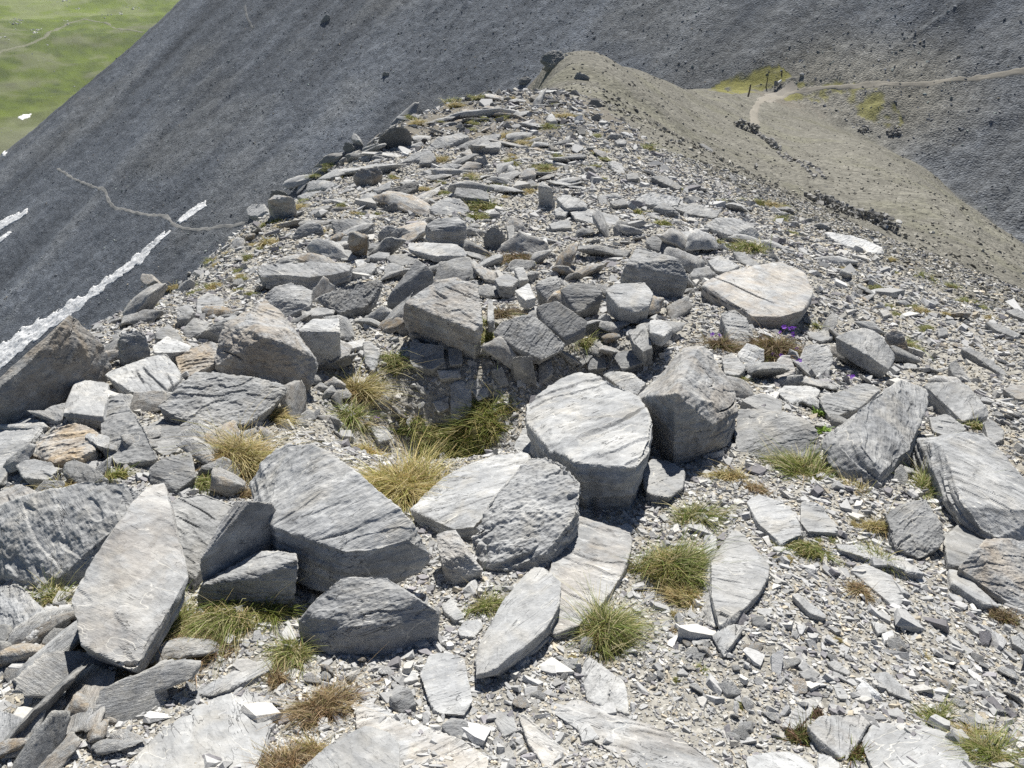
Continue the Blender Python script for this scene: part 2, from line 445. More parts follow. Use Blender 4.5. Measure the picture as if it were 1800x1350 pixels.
# ---------------------------------------------------------------- the ground, one sheet to the horizon
def build_ground():
    rs = np.concatenate([np.exp(np.linspace(math.log(0.45), math.log(26), 520, endpoint=False)),
                         np.exp(np.linspace(math.log(26), math.log(330), 720, endpoint=False)),
                         np.exp(np.linspace(math.log(330), math.log(2300), 170))])
    na = 1000
    az = np.concatenate([np.linspace(-2.6, -0.95, 30, endpoint=False), np.linspace(-0.95, 0.95, na, endpoint=False), np.linspace(0.95, 2.6, 31)])
    A, R = np.meshgrid(az, rs, indexing='ij')
    x, y = (np.sin(A) * R).ravel(), (np.cos(A) * R).ravel()
    z, wn_, wm, wv, st, r = ground_detail(x, y)
    P = np.stack([x, y, z], 1)
    # ---- albedo
    px, py = project(P)
    jx = 14 * fbm2(x, y, 0.5, 3, 61) * np.clip(40 / r, 0.3, 1); jy = 14 * fbm2(x, y, 0.5, 3, 62) * np.clip(40 / r, 0.3, 1)
    c = np.zeros((len(x), 3))
    ridge = np.array([0.30, 0.29, 0.265]); tan = np.array([0.16, 0.156, 0.137]); brown = np.array([0.16, 0.15, 0.13])
    dark = np.array([0.112, 0.125, 0.146]); olive = np.array([0.17, 0.165, 0.06]); green = np.array([0.088, 0.118, 0.014])
    tmask = in_poly(px + jx * np.where(px > 1350, 2.5, .8), py + jy * np.where(px > 1350, 2.5, .8), TAN) & (r > 7.5)
    n1 = fbm2(x, y, 0.35, 4, 63)
    cn = np.where((r > 16)[:, None] & ~tmask[:, None], brown, ridge)
    tv = tan * (1 + 0.12 * fbm2(x, y, 0.15, 3, 64)[:, None])
    og = sstep(0.0, 0.6, fbm2(x, y, 0.22, 4, 76) + 0.3 * fbm2(x, y, 1.5, 2, 77))[:, None] * 0.18
    tv = tv * (1 - og) + np.array([0.155, 0.158, 0.085]) * og
    cn = np.where(tmask[:, None], tv, cn)
    # near ridge: lighter dust and browner earth in patches
    e1 = sstep(0.1, 0.5, fbm2(x, y, 0.9, 3, 65))[:, None] * ((r < 30) & ~tmask)[:, None]
    cn = cn * (1 - 0.3 * e1) + np.array([0.25, 0.21, 0.15]) * 0.3 * e1
    cm = dark * (1 + 0.55 * np.clip(st, -1, 1)[:, None]) * (1 - 0.22 * sstep(0.0, 0.5, fbm2(x, y, 0.018, 3, 75)))[:, None] + np.zeros_like(c)
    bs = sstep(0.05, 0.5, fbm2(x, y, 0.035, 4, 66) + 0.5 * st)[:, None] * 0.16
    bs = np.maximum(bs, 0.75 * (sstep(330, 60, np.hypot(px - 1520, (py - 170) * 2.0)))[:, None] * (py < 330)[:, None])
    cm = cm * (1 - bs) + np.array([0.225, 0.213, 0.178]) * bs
    g1 = sstep(0.0, 0.35, n1 + 0.25 * fbm2(x, y, 1.4, 2, 67) + 0.15)
    ga = in_poly(px + jx * .6, py + jy * .3, GRASS_A) * sstep(-0.45, 0.0, n1)
    gb = in_poly(px + jx, py + jy * .5, GRASS_B) * g1 * 0.85
    gg = (np.maximum(ga, gb) * (r > 60))[:, None]
    n2 = fbm2(x, y, 0.02, 4, 68); n3 = fbm2(x, y, 0.006, 4, 69)
    gv = green * (1 + 0.45 * n3[:, None] + 0.3 * n2[:, None] + 0.35 * fbm2(x, y, 0.12, 3, 70)[:, None])
    bare = sstep(0.28, 0.5, np.abs(n2 + 0.7 * n3))[:, None] * 0.35
    gv = gv * (1 - bare) + np.array([0.20, 0.20, 0.15]) * bare
    # the foot of the scree fades from grey into turf
    _b, _c = mount_z(x, y), valley_z(x, y); edge = sstep(-140, -75, _b - _c + 25 * n3 + 10 * n2)[:, None]
    gv = gv * (1 - 0.8 * edge) + np.array([0.14, 0.143, 0.105]) * 0.8 * edge
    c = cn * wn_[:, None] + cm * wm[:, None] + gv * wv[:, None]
    c = c * (1 - gg) + olive * (1 + 0.3 * n1[:, None]) * gg
    c = np.clip(c, 0.02, 0.8)
    nr = len(rs); i, j = np.meshgrid(np.arange(len(az) - 1), np.arange(nr - 1), indexing='ij')
    q = (i * nr + j).ravel()
    F = np.stack([q, q + 1, q + nr + 1, q + nr], 1)
    me = mesh_from('ground', P, F[:, ::-1], MAT_GROUND, c, True)
    for nm, v in (('stony', np.clip(wm + 0.7 * wn_ - gg[:, 0] * 0.5, 0, 1)), ('farness', sstep(10, 30, r))):
        at = me.attributes.new(nm, 'FLOAT', 'POINT'); at.data.foreach_set('value', v.astype(np.float32))
    o = link('ground', me); o['kind'] = 'structure'
    o['label'] = 'mountain ridge, scree slopes and green valley floor'
    return o
build_ground()
# ---------------------------------------------------------------- rocks
TILES = {'F': (0, 0, 1), 'A1': (0, 0, 3), 'A2': (600, 0, 3), 'A3': (1200, 0, 3), 'B1': (0, 450, 3), 'B2': (600, 450, 3), 'B3': (1200, 450, 3),
         'C1': (0, 900, 3), 'C2': (600, 900, 3), 'C3': (1200, 900, 3), 'D1': (420, 220, 4.091), 'D2': (840, 80, 6.0), 'D3': (1180, 90, 4.091)}
DG = bpy.context.evaluated_depsgraph_get

def hull_mesh(pts):
    bm = bmesh.new()
    for p in pts: bm.verts.new(p)
    r = bmesh.ops.convex_hull(bm, input=bm.verts)
    bad = [v for v in bm.verts if not v.link_faces]
    bmesh.ops.delete(bm, geom=bad, context='VERTS')
    return bm

def cut_convex(bm, co, no):
    bmesh.ops.bisect_plane(bm, geom=bm.verts[:] + bm.edges[:] + bm.faces[:], dist=1e-6, plane_co=co, plane_no=no, clear_outer=True)
    pts = [v.co.copy() for v in bm.verts]; bm.free()
    return hull_mesh(pts)

def sculpt(bm, vox, size, nrm, seed, rough=1.0, grain=0.0, streak=0.5, cracks=1.0):
    """even remesh of a hull, then broken-slate relief; returns verts and quads"""
    me = bpy.data.meshes.new('tmp'); bm.to_mesh(me); bm.free()
    o = bpy.data.objects.new('tmp', me); COL.objects.link(o)
    m = o.modifiers.new('r', 'REMESH'); m.mode = 'VOXEL'; m.voxel_size = vox; m.adaptivity = 0
    bpy.context.view_layer.update()
    ev = o.evaluated_get(DG()); em = ev.to_mesh()
    n = len(em.vertices); V = np.zeros(n * 3); em.vertices.foreach_get('co', V); V = V.reshape(-1, 3)
    N = np.zeros(n * 3); em.vertex_normals.foreach_get('vector', N); N = N.reshape(-1, 3)
    ls = np.zeros(len(em.polygons), np.int32); em.polygons.foreach_get('loop_start', ls)
    lt = np.zeros(len(em.polygons), np.int32); em.polygons.foreach_get('loop_total', lt)
    li = np.zeros(len(em.loops), np.int32); em.loops.foreach_get('vertex_index', li)
    ev.to_mesh_clear(); bpy.data.objects.remove(o); bpy.data.meshes.remove(me)
    if n == 0: return None
    off = np.array([seed * 3.17 % 50, seed * 7.31 % 50, seed * 1.93 % 50])
    nz = np.array(nrm); S = 1.0 / size
    w = V @ nz
    ax = np.array([math.cos(grain), -math.sin(grain), 0.0]); ax = ax - nz * (ax @ nz); ax /= np.linalg.norm(ax); ay = np.cross(nz, ax)
    Q = np.stack([V @ ax, V @ ay, w], 1)
    side = 1 - np.abs(N @ nz)
    # tilt the layering a little so ledges run across faces
    lay = w + 0.12 * (V @ ax) + 0.05 * size * noise3(V * S * 2.5 + off, 3)
    d = 0.010 * size * fbm(V * S * 2.6 + off, 3, 1)
    k = lay / (0.085 * size)
    stepn = noise3(np.stack([np.floor(k) * 7.13, np.floor(k) * 3.7, 0 * k + seed], 1) + 0.31 + 0.25 * V * S, 5)
    d += side * (0.022 * size * stepn + 0.012 * size * noise3(np.stack([w * S * 40, w * S * 3, 0 * w], 1) + V * S * 1.5 + off, 6))
    # terraces on the cleavage face
    t = fbm(np.stack([Q[:, 0] * S * 0.8, Q[:, 1] * S * 2.6, Q[:, 2] * S * 2], 1) + off, 4, 7)
    tq = np.floor(t * 3) / 3; fr_ = t * 3 - np.floor(t * 3)
    d += (1 - side) * 0.024 * size * rough * (tq + sstep(0.9, 1.0, fr_) / 3)
    d += rough * 0.006 * size * fbm(np.stack([Q[:, 0] * (3 + 4 * (1 - streak)), Q[:, 1] * (7 + 8 * streak), Q[:, 2] * 12], 1) * S + off, 4, 9, 0.6)
    d += 0.005 * size * rough * fbm(V * S * 26 + off, 2, 11)
    # deep cracks along the layering
    g = np.abs(noise3(np.stack([Q[:, 0] * 0.3, Q[:, 1] * 2.6, Q[:, 2] * 3.0], 1) * S * 1.5 + off + 9, 13))
    msk = sstep(0.18, 0.5, noise3(V * S * 2.2 + off + 20, 14))
    d -= cracks * 0.035 * size * sstep(0.03, 0.0, g) * msk
    V = V + N * d[:, None]
    return V, li, ls, lt

ROCK_N = [0]; ROCK_OUT = []
def rock(name, tile, pts, label, s=40, tone=1.0, rust=0.0, rough=1.0, bot=0.97, lift=0.0, streak=0.5, grain=None, cat=None, group=None, cuts=3, embed=None, cracks=1.0, tilt=None, tmax=14, facets=9, th=None):
    ROCK_N[0] += 1; seed = ROCK_N[0]
    rg = np.random.default_rng(seed + 100)
    ox, oy, k = TILES[tile]
    L = []
    for q in pts.split():
        v = [float(a) for a in q.split(',')]
        h = v[2] if len(v) > 2 else s
        L.append((ox + v[0] / k, oy + v[1] / k, h / k / 0.82))
    L = np.array(L); hmax = L[:, 2].max()
    gp = np.stack([L[:, 0], L[:, 1] + L[:, 2] * 0.82], 1)
    apx, apy = gp.mean(0)
    G = ground_hit(apx, min(apy, 1420))
    dist = np.linalg.norm(G); N = ground_normal(G[0], G[1], 0.08 * dist)
    vd = G / dist
    graz = math.asin(max(-1, min(1, -(vd @ N)))); need = math.radians(tilt if tilt else 24)
    if graz < need:
        hd = -vd - N * (-(vd @ N)); hd /= np.linalg.norm(hd)
        a = need - graz; N = N * math.cos(a) + hd * math.sin(a)
    dep = G[1] * CP - G[2] * SP; mpp = dep / F_PX
    # keep the upper face from leaning more towards the camera than tmax
    tops = L[:, 2] > 0.4 * hmax; hm = L[tops, 2].min() if tops.any() else hmax
    h0 = L[:, 2].copy()
    for kk in (1, .85, .7, .55, .4, .28, .15, 0):
        L[:, 2] = np.where(tops, hm + (h0 - hm) * kk, h0)
        if tops.sum() < 3 or tmax > 80: break
        P = []
        for px, py, h in L[tops]:
            d = ray(px, py); P.append(d * ((G @ N + (h + lift / k / 0.82) * mpp) / (d @ N)))
        P = np.array(P); vt = np.linalg.svd(P - P.mean(0))[2][2]; vt = vt * (1 if vt[2] > 0 else -1)
        if math.degrees(math.atan2(-vt[1], vt[2])) < tmax: break
    hmax = L[:, 2].max()
    top, bottom = [], []
    for px, py, h in L:
        d = ray(px, py); hh = (h + lift / k / 0.82) * mpp
        t = (G @ N + hh) / (d @ N)
        t = min(max(t, 0.5 * dist), 1.8 * dist) if t > 0 else dist
        P = d * t
        top.append(P); bottom.append(P - N * ((h if th is None else min(h, th / k / 0.82)) * mpp))
    top, bottom = np.array(top), np.array(bottom)
    c = bottom.mean(0)
    size = max(np.ptp(top[:, 0]), np.ptp(top[:, 1]), hmax * mpp)
    em = (0.10 * size + 0.01) if embed is None else embed * size
    if th is not None: em = 0.0
    bottom = c + (bottom - c) * (bot * rg.uniform(0.70, 1.0, len(bottom)))[:, None] - N * em
    if hmax < 1e-6: return None
    allp = np.vstack([top, bottom])
    org = allp.mean(0)
    allp = allp - org
    bm = hull_mesh([Vector(p) for p in allp])
    tp = np.vstack([top, 0.5 * (top + bottom)]) - org
    # chip some corners and edges off
    for i in range(cuts):
        v = tp[rg.integers(len(tp))]
        no = v / (np.linalg.norm(v) + 1e-9) + rg.normal(0, 0.45, 3); no /= np.linalg.norm(no)
        ext = max((np.array(x.co) @ no) for x in bm.verts)
        bm = cut_convex(bm, Vector(no * (ext - size * rg.uniform(0.01, 0.05))), Vector(no))
    # plane normal of the upper face
    tp = top - org; m = tp - tp.mean(0); u_, s_, vt = np.linalg.svd(m)
    fn = vt[2] * (1 if vt[2][2] > 0 else -1)
    if s_[2] > 0.55 * s_[1]: fn = N
    # broken facets: shallow cuts across the top, steeper ones round the sides
    for i in range(facets):
        ang = rg.uniform(0, 6.283); hz = np.array([math.cos(ang), math.sin(ang), 0.0])
        if i % 3 == 0: no = fn + hz * rg.uniform(.08, .3); dp = rg.uniform(.004, .022)
        else: no = hz + np.array([0, 0, rg.uniform(-.55, .75)]); dp = rg.uniform(.006, .03)
        no /= np.linalg.norm(no); ext = max((np.array(x.co) @ no) for x in bm.verts)
        bm = cut_convex(bm, Vector(no * (ext - size * dp)), Vector(no))
    gr = rg.uniform(-1.3, 1.3) if grain is None else grain
    thick = min((hmax if th is None else min(hmax, th / k / .82)) * mpp + em, size)
    vox = min(max(mpp * 2.1, size / 150), thick / 3.2, size / 9)
    r = sculpt(bm, vox, size, fn, seed, rough, gr, streak, cracks)
    if r is None: return None
    me = mesh_from(name, r[0], r[1], MAT_SLATE, None, False, r[2], r[3])
    o = link(name, me, org)
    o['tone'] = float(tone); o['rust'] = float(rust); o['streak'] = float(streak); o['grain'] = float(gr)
    tag(o, label, cat or ('boulder' if name == 'boulder' else 'rock'), group, 'thing')
    ROCK_OUT.append(np.vstack([L[:, :2], gp]))
    return o
# name, tile, outline of the upper face (x, y, drop to the ground), label
# --- far left
rock('boulder', 'B1', '0,700,200 200,515,260 330,345,310 375,303,300 440,365,220 545,475,110 480,590,70 430,470,190 380,690,0 200,800,0 0,920,0 -200,830,150 -200,1000,0', 'big dark-faced boulder with a sunlit ridge, beside the snow gully', tone=.8, rust=.45, cuts=2, rough=.8, tmax=99)
rock('slate_block', 'B1', '385,640,60 575,660,60 545,850,80 330,820,90', 'smooth grooved slate block with a row of small dark pits, below the big dark-faced boulder', tone=1.05, rough=.35, streak=.3, cuts=1)
rock('slate_block', 'B1', '250,790,60 350,770,60 330,860,50 215,880,40 200,830,50', 'rough pale lump tucked against the block with the dark pits', rough=1.2)
rock('rock', 'B1', '125,1040,20 215,960,60 300,890,70 430,880,70 520,905,60 500,1010,50 430,1060,40 280,1090,40 220,1050,40', 'orange-brown ribbed stone between pale slate slabs', rust=.75, tone=1.2, rough=1.6, streak=.9)
rock('flat_rock', 'B1', '560,720,60 640,740,70 700,860,110 760,900,100 835,1080,40 760,1110,20 620,1120,10 520,1040,20 525,880,60', 'grey angular slab leaning against the orange-brown stone', tone=.85, rough=1.2)
rock('flat_rock', 'B1', '-60,930 0,925 200,830 215,900 130,1010 60,1130 0,1200 -60,1200', 'smooth pale slab cut off by the photo edge under the big dark-faced boulder', s=40, tone=1.15, rough=.5, cuts=1)
rock('rock', 'B1', '70,1090 160,1060 270,1080 300,1130 250,1180 120,1170', 'blocky grey stone below the orange-brown stone with a white chip on top', s=50)
rock('rock', 'B1', '320,1100,80 380,1060,90 500,1110,60 580,1180,20 430,1210,10 330,1150,50', 'dark wedge of slate with green grass at its tip', tone=.7)
rock('rock', 'B1', '-40,1250 0,1250 100,1190 200,1240 190,1280 60,1330 0,1320 -40,1330', 'small tan-sided stone at the photo edge beside a straw tuft', s=60, tone=1.0, rust=.3)
rock('rock', 'B1', '615,450,130 650,390,190 760,390,180 795,480,100 700,590,0 630,580,0 640,470,130', 'upright knobbly stone standing behind a pale tilted slab', rough=2.0, tone=.95, tmax=60)
rock('flat_rock', 'B1', '545,610,50 640,650,60 700,590,70 780,540,80 870,500,90 960,610,70 950,650,60 840,740,60 640,700,60', 'pale broad slab sloping towards the pitted slate block', tone=1.2, rough=.9)
rock('rock', 'B1', '800,470 880,420 1010,470 1000,500 900,510 810,510', 'white-topped wedge behind the pale broad slab', s=40, tone=1.35, lift=40)
rock('rock', 'B1', '920,530,50 1010,500,70 1080,450,80 1150,440,80 1140,560,50 1110,590,30 960,640,20', 'fractured brownish stone pressed against the tall angular boulder', rust=.6, rough=1.8, tone=1.05)
rock('boulder', 'B1', '1180,360,150 1310,290,200 1400,230,200 1470,290,200 1500,385,200 1645,485,140 1690,545,110 1650,680,10 1480,640,30 1330,590,40 1120,590,10 1150,480,80 1400,420,200', 'tall angular boulder with an orange-brown stain on its face, resting on a broad rough slab', tone=1.05, rust=.4, rough=1.4, lift=30, cuts=2, tmax=99)
rock('rock', 'B1', '1565,390,150 1650,330,150 1790,325,170 1795,400,150 1740,510,60 1640,480,80', 'white-topped block right behind the tall angular boulder', tone=1.35, rough=.5, lift=20)
rock('boulder', 'B1', '820,790,70 950,690,120 1040,600,150 1180,620,150 1350,660,130 1510,670,120 1520,710,90 1440,790,60 1300,880,30 1080,905,20 900,850,40', 'broad rough oval slab lying under the tall angular boulder', tone=.9, rough=1.8, lift=10, cuts=2)
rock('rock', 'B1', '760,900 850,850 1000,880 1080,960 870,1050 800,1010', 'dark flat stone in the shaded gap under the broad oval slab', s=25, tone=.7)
rock('rock', 'B1', '780,1100,60 870,1060,80 1010,1030,90 1040,1160,50 930,1240,10 790,1190,10', 'angular split stone beside the straw tuft under the oval slab', tone=.75, streak=.9, tmax=60)
rock('rock', 'B1', '1390,210,60 1440,160,110 1530,140,130 1650,170,130 1640,260,90 1550,320,10 1480,330,10', 'pale rounded boulder under the end of the long flat slab', rough=1.3, tone=1.05)
rock('flat_rock', 'D1', '110,1010,110 300,985,120 560,970,120 820,975,110 800,1030,100 680,1070,90 500,1090,90 150,1070,100', 'long flat slab laid across the back of the ring like a bench', tone=1.05, rough=.8, lift=20, cuts=2)
rock('rock', 'D1', '740,1085,30 830,1020,60 930,985,60 1000,1010,50 960,1060,30 850,1110,10', 'tapered pale stone touching the end of the long flat slab', tone=1.05)
rock('rock', 'D1', '830,970 900,960 910,1000 850,1020', 'small white stone on top of the long slab end', s=40, tone=1.3, lift=30)
rock('rock', 'D1', '1040,1010,70 1100,985,90 1190,1010,80 1180,1060,50 1110,1110,20 1045,1090,30', 'egg-shaped grey stone beside the upright leaning slab', tone=.95)
rock('flat_rock', 'D1', '1210,840,50 1400,850,60 1560,850,60 1650,910,50 1640,935,40 1420,940,50 1220,900,50', 'pale flat capstone bridging two rocks at the back of the ring', tone=1.25, rough=.5, lift=60, cuts=2, th=45)
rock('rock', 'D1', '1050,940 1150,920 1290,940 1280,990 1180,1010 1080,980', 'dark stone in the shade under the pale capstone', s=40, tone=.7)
rock('rock', 'D1', '1580,990 1700,970 1730,1000 1720,1060 1600,1050', 'layered rounded stone under the tail of the pale capstone', s=60, streak=1)
rock('rock', 'B1', '1030,230 1090,190 1180,215 1175,290 1090,310 1030,300', 'pale grey stone upslope of the tall angular boulder', s=40)
rock('rock', 'B1', '815,400 890,350 965,430 960,450 820,430', 'dark triangular stone next to the knobbly upright stone', s=80, tone=.75, tmax=60)
rock('rock', 'B1', '960,380,40 1020,320,80 1110,350,60 1080,400,40 980,440,10', 'grey wedge beside the dark triangular stone', tone=.85)
rock('flat_rock', 'B1', '1080,390,70 1160,330,100 1240,300,90 1290,340,80 1180,430,30 1000,450,20', 'grey slab leaning on the back of the tall angular boulder', tone=.85)
rock('rock', 'B1', '745,90 800,95 825,130 770,155 735,130', 'tan-topped stump-like stone on the rim above the snow gully', s=60, rust=.5, tone=1.1)
rock('rock', 'B1', '930,270,90 1000,245,90 1030,290,80 1000,330,60 930,340,60', 'blocky stone on the slope above the knobbly upright stone', tone=.95)
# --- back wall of the hollow
rock('flat_rock', 'B2', '400,15,190 460,50,180 490,90,150 470,160,100 340,240,60 230,250,60 250,200,90 330,130,130', 'upright slab leaning over and pointing up between the layered slab and the overhanging boulder', tone=.85, rough=.6, cuts=1, lift=40, tmax=99)
rock('boulder', 'B2', '330,245,190 420,180,200 500,130,205 720,110,205 735,250,190 745,370,170 715,400,165 640,330,180 600,280,190 700,470,30 480,450,20 320,370,60', 'large overhanging boulder with pale top and brown shaded face behind the hollow', tone=1.05, rust=.3, rough=1.4, cuts=3, tmax=40, bot=.85, facets=10)
rock('flat_rock', 'D1', '545,1240,90 700,1190,130 850,1120,170 1020,1105,170 1040,1150,140 1010,1240,100 900,1310,70 720,1340,60', 'dark finely layered slab overhanging the left end of the hollow', tone=.8, rough=1.7, streak=1, embed=.12, cuts=2, th=75, tmax=35, lift=0)
rock('rock', 'D1', '440,1320 600,1300 700,1320 680,1350 450,1380', 'low grey stone under the dark layered slab', s=50)
rock('flat_rock', 'B2', '800,400,140 850,340,170 1000,300,180 1060,380,160 1190,450,130 1180,490,110 1060,550,85 980,530,90 900,450,120', 'wavy layered slab jutting out over the grassy hollow', tone=.9, streak=1, rough=1.2, embed=.12, cuts=2, th=55, tmax=30, lift=0)
rock('flat_rock', 'B2', '1020,260,190 1140,230,200 1300,340,150 1290,390,130 1180,440,110 1060,350,140', 'shaded bluish slab beside the wavy layered slab', tone=.75, embed=.12, rough=.7, th=60, tmax=35, lift=0)
rock('rock', 'B2', '1020,150,60 1080,110,80 1140,100,80 1160,150,60 1140,240,10 1090,240,10 1040,210,20', 'upright oval stone above the shaded bluish slab', tone=1.0, lift=50)
rock('rock', 'B2', '1150,170,70 1200,140,90 1330,140,100 1385,190,80 1370,240,40 1250,300,10 1200,280,10', 'dark striped stone next to the upright oval stone', tone=.7, streak=1, lift=40)
rock('rock', 'B2', '1390,180,90 1430,145,100 1600,135,110 1650,190,90 1630,260,50 1560,300,30 1460,270,50', 'pale flat-topped stone with a thin white vein at the back of the ring', tone=1.15, rough=.4, lift=60)
rock('rock', 'B2', '910,180 990,135 1030,210 970,235', 'small white angular stone above the wavy layered slab', s=25, tone=1.4, lift=90)
rock('rock', 'B2', '805,120 870,85 935,120 900,160 830,155', 'rounded grey stone beside the hanging brown turf', s=40, lift=60)
rock('rock', 'B2', '910,60 960,50 990,120 940,130', 'small tilted grey stone behind the white angular stone', s=40, lift=40)
rock('rock', 'B2', '770,220 800,215 805,330 770,350', 'narrow upright sliver between two mats of brown turf', s=30, lift=110)
rock('rock', 'B2', '1510,390 1600,350 1640,480 1590,500 1530,440', 'layered stone below the pale flat-topped stone', s=70, tone=.85, lift=30)
rock('rock', 'B2', '1620,340 1680,325 1750,375 1700,420 1630,400', 'small pale stone on the gravel behind the leaning boulder', s=30, tone=1.2, lift=70)
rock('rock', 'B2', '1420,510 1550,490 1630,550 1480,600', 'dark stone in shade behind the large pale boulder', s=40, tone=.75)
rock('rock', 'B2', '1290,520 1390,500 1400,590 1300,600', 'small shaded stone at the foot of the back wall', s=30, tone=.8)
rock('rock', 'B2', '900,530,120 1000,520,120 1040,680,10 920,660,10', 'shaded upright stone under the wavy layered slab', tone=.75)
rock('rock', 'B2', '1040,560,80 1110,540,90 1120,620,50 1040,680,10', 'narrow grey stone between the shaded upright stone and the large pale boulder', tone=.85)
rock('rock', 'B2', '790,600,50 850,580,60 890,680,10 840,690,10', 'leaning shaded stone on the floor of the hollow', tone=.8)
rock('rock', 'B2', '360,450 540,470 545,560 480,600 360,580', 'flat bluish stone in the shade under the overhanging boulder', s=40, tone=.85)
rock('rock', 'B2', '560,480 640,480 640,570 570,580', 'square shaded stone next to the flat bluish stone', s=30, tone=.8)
rock('rock', 'B2', '110,450,50 150,440,50 210,490,40 200,560,20 170,620,10 120,560,20', 'pale flake standing among straw grass at the left end of the hollow', tone=1.2)
rock('rock', 'B2', '-30,470 120,430 130,470 10,500', 'thin white sliver above the hanging straw grass', s=20, tone=1.3)
rock('rock', 'B2', '570,660,40 640,650,60 690,700,70 680,850,30 690,890,0 580,880,0', 'white sunlit block standing in the middle of the hollow', tone=1.2, rough=1.2)
rock('rock', 'B2', '500,600 620,600 640,640 520,650', 'flat grey stone behind the white sunlit block', s=28)
rock('rock', 'B2', '480,770 560,740 570,800 510,830', 'small earthy stone beside the white sunlit block', s=25, rust=.2)
rock('rock', 'B2', '690,710 760,690 780,740 720,760', 'small pale chip-edged stone at the far side of the hollow grass', s=20, tone=1.1)
rock('rock', 'B2', '150,900 230,890 280,960 200,980', 'small pale stone at the near left of the hollow gravel', s=25, tone=1.15)
# --- large blocks of the near side
rock('boulder', 'B2', '970,760,170 1050,690,190 1200,590,200 1280,590,200 1400,640,200 1520,700,210 1610,790,220 1645,870,220 1625,1000,230 1560,1085,230 1400,1095,230 1250,1090,220 1060,1010,170 980,900,160', 'large pale rounded boulder with a shaded front, in the middle of the photo', tone=1.12, bot=.95, cuts=2, embed=.03, streak=0.25, cracks=0.5, rough=0.9, facets=11)
rock('rock', 'B2', '1370,620 1430,600 1530,610 1610,670 1560,740 1480,700', 'pale flat rock behind the large pale rounded boulder', s=80, tone=1.05)
rock('rock', 'B2', '905,1000 960,890 1010,930 1030,1030 940,1050', 'low pale stone at the left foot of the large pale rounded boulder', s=30, tone=1.0)
rock('flat_rock', 'B2', '360,1340,50 440,1250,60 560,1140,80 740,1060,90 1000,1025,100 980,1110,110 830,1260,110 700,1420,60 590,1440,50', 'pale cracked slab sloping down to the golden grass tuft', tone=1.22, rough=.6, cuts=1)
rock('boulder', 'F', '935,797,85 985,808,85 1020,850,75 1015,900,60 965,968,28 900,1003,8 850,997,8 820,955,35 850,890,65 900,840,80', 'rough pitted boulder leaning on the pale cracked slab', tone=1.05, rough=2.2, cuts=3, tmax=24)
rock('rock', 'F', '765,937,60 800,928,65 815,970,50 850,1003,15 800,1018,10 775,990,30', 'crumbly whitish stone wedged under the pitted boulder', tone=1.25, rust=.2, rough=1.8)
rock('rock', 'B2', '1590,1110 1640,1070 1720,1080 1810,1130 1800,1210 1730,1270 1600,1250', 'grey angular stone at the right foot of the large pale rounded boulder', s=60, tone=.9)
rock('boulder', 'F', '1235,597,110 1205,612,110 1120,700,55 1140,718,55 1187,690,114 1250,745,56 1288,680,62 1298,720,45 1287,760,12 1270,797,0 1195,790,0 1145,768,5', 'tall leaning boulder with a dark front, standing beside the large pale rounded boulder', tone=1.0, rust=.25, cuts=2, rough=.9, tmax=99, facets=5)
rock('boulder', 'F', '440,845,70 460,810,110 510,770,150 580,790,160 640,840,140 700,890,120 750,940,90 765,992,35 700,1003,35 620,975,75 540,945,85 480,925,85 450,900,70', 'big pale tilted slab with a shaded underside, at the near edge of the golden tuft', tone=1.12, rough=.8, streak=.8, lift=12, cuts=2, embed=.02, th=85)
rock('boulder', 'F', '-60,915,60 0,905,75 70,865,100 150,845,105 240,850,100 215,920,70 190,960,45 150,1000,20 100,1030,10 30,1020,10 -60,990,20', 'large rough rounded boulder at the photo edge beside a tall pale slab', tone=1.0, rough=1.2, cuts=2, tmax=26)
rock('flat_rock', 'F', '245,860,130 290,843,130 302,900,120 335,1010,70 320,1050,55 270,1100,45 235,1180,45 130,1130,60 115,1060,80 150,1000,100 200,930,125', 'tall smooth pale slab with a faint tan band, propped over a dark shadow', tone=1.12, rust=.18, rough=.45, cuts=1, embed=.02, tmax=24, th=42, lift=8, streak=0.3)
rock('flat_rock', 'F', '275,905,70 310,870,80 360,862,80 415,885,70 350,990,30 340,1020,20 310,970,40', 'grey cracked slab wedged between the tall smooth slab and the upright pale slab', tone=.9)
rock('flat_rock', 'F', '352,985,70 385,920,105 414,882,130 440,880,135 480,885,120 520,960,20 420,1030,10 360,1045,10', 'upright pale slab with a dark shaded side, behind the blunt dark-fronted block', tone=1.05, rough=.4, rust=.15, cuts=0, tmax=60, facets=3)
rock('slate_block', 'C1', '1040,395,110 1240,280,150 1380,205,190 1570,210,230 1578,245,240 1345,350,160 1550,490,10 1040,490,10', 'blunt block with a pale sloping top and dark front, above the wide grass mat', tone=1.0, rough=1.0, cuts=1, tmax=40)
rock('rock', 'C1', '-60,420,90 0,400,110 60,360,120 120,390,110 190,520,80 270,560,60 200,660,30 0,790,20 -60,760,20', 'pale flaky stone at the photo edge left of the tall smooth slab', tone=1.2, streak=1, rough=1.6)
rock('flat_rock', 'C1', '-60,1050,70 0,1040,80 120,1080,80 180,1110,60 130,1190,30 0,1270,30 -60,1280,30', 'pale slab half in shadow at the photo edge below the tall smooth slab', s=25, tone=1.1)
rock('rock', 'C1', '130,860 250,760 280,800 160,920', 'thin tilted flake lying in the shadow left of the tall smooth slab', s=25, tone=1.0)
rock('flat_rock', 'C1', '1000,950 1150,880 1330,790 1440,770 1430,830 1290,890 1120,960', 'narrow pale strip of slate lying below the wide grass mat', s=25, tone=1.1, cuts=1)
rock('flat_rock', 'C1', '660,1350 800,1200 1000,1040 1200,920 1300,900 1430,960 1450,1060 1420,1180 1370,1300 1300,1450 650,1450', 'wide smooth grey slab set flush in the gravel at the bottom of the photo', s=30, tone=1.05, rough=.5, cuts=1)
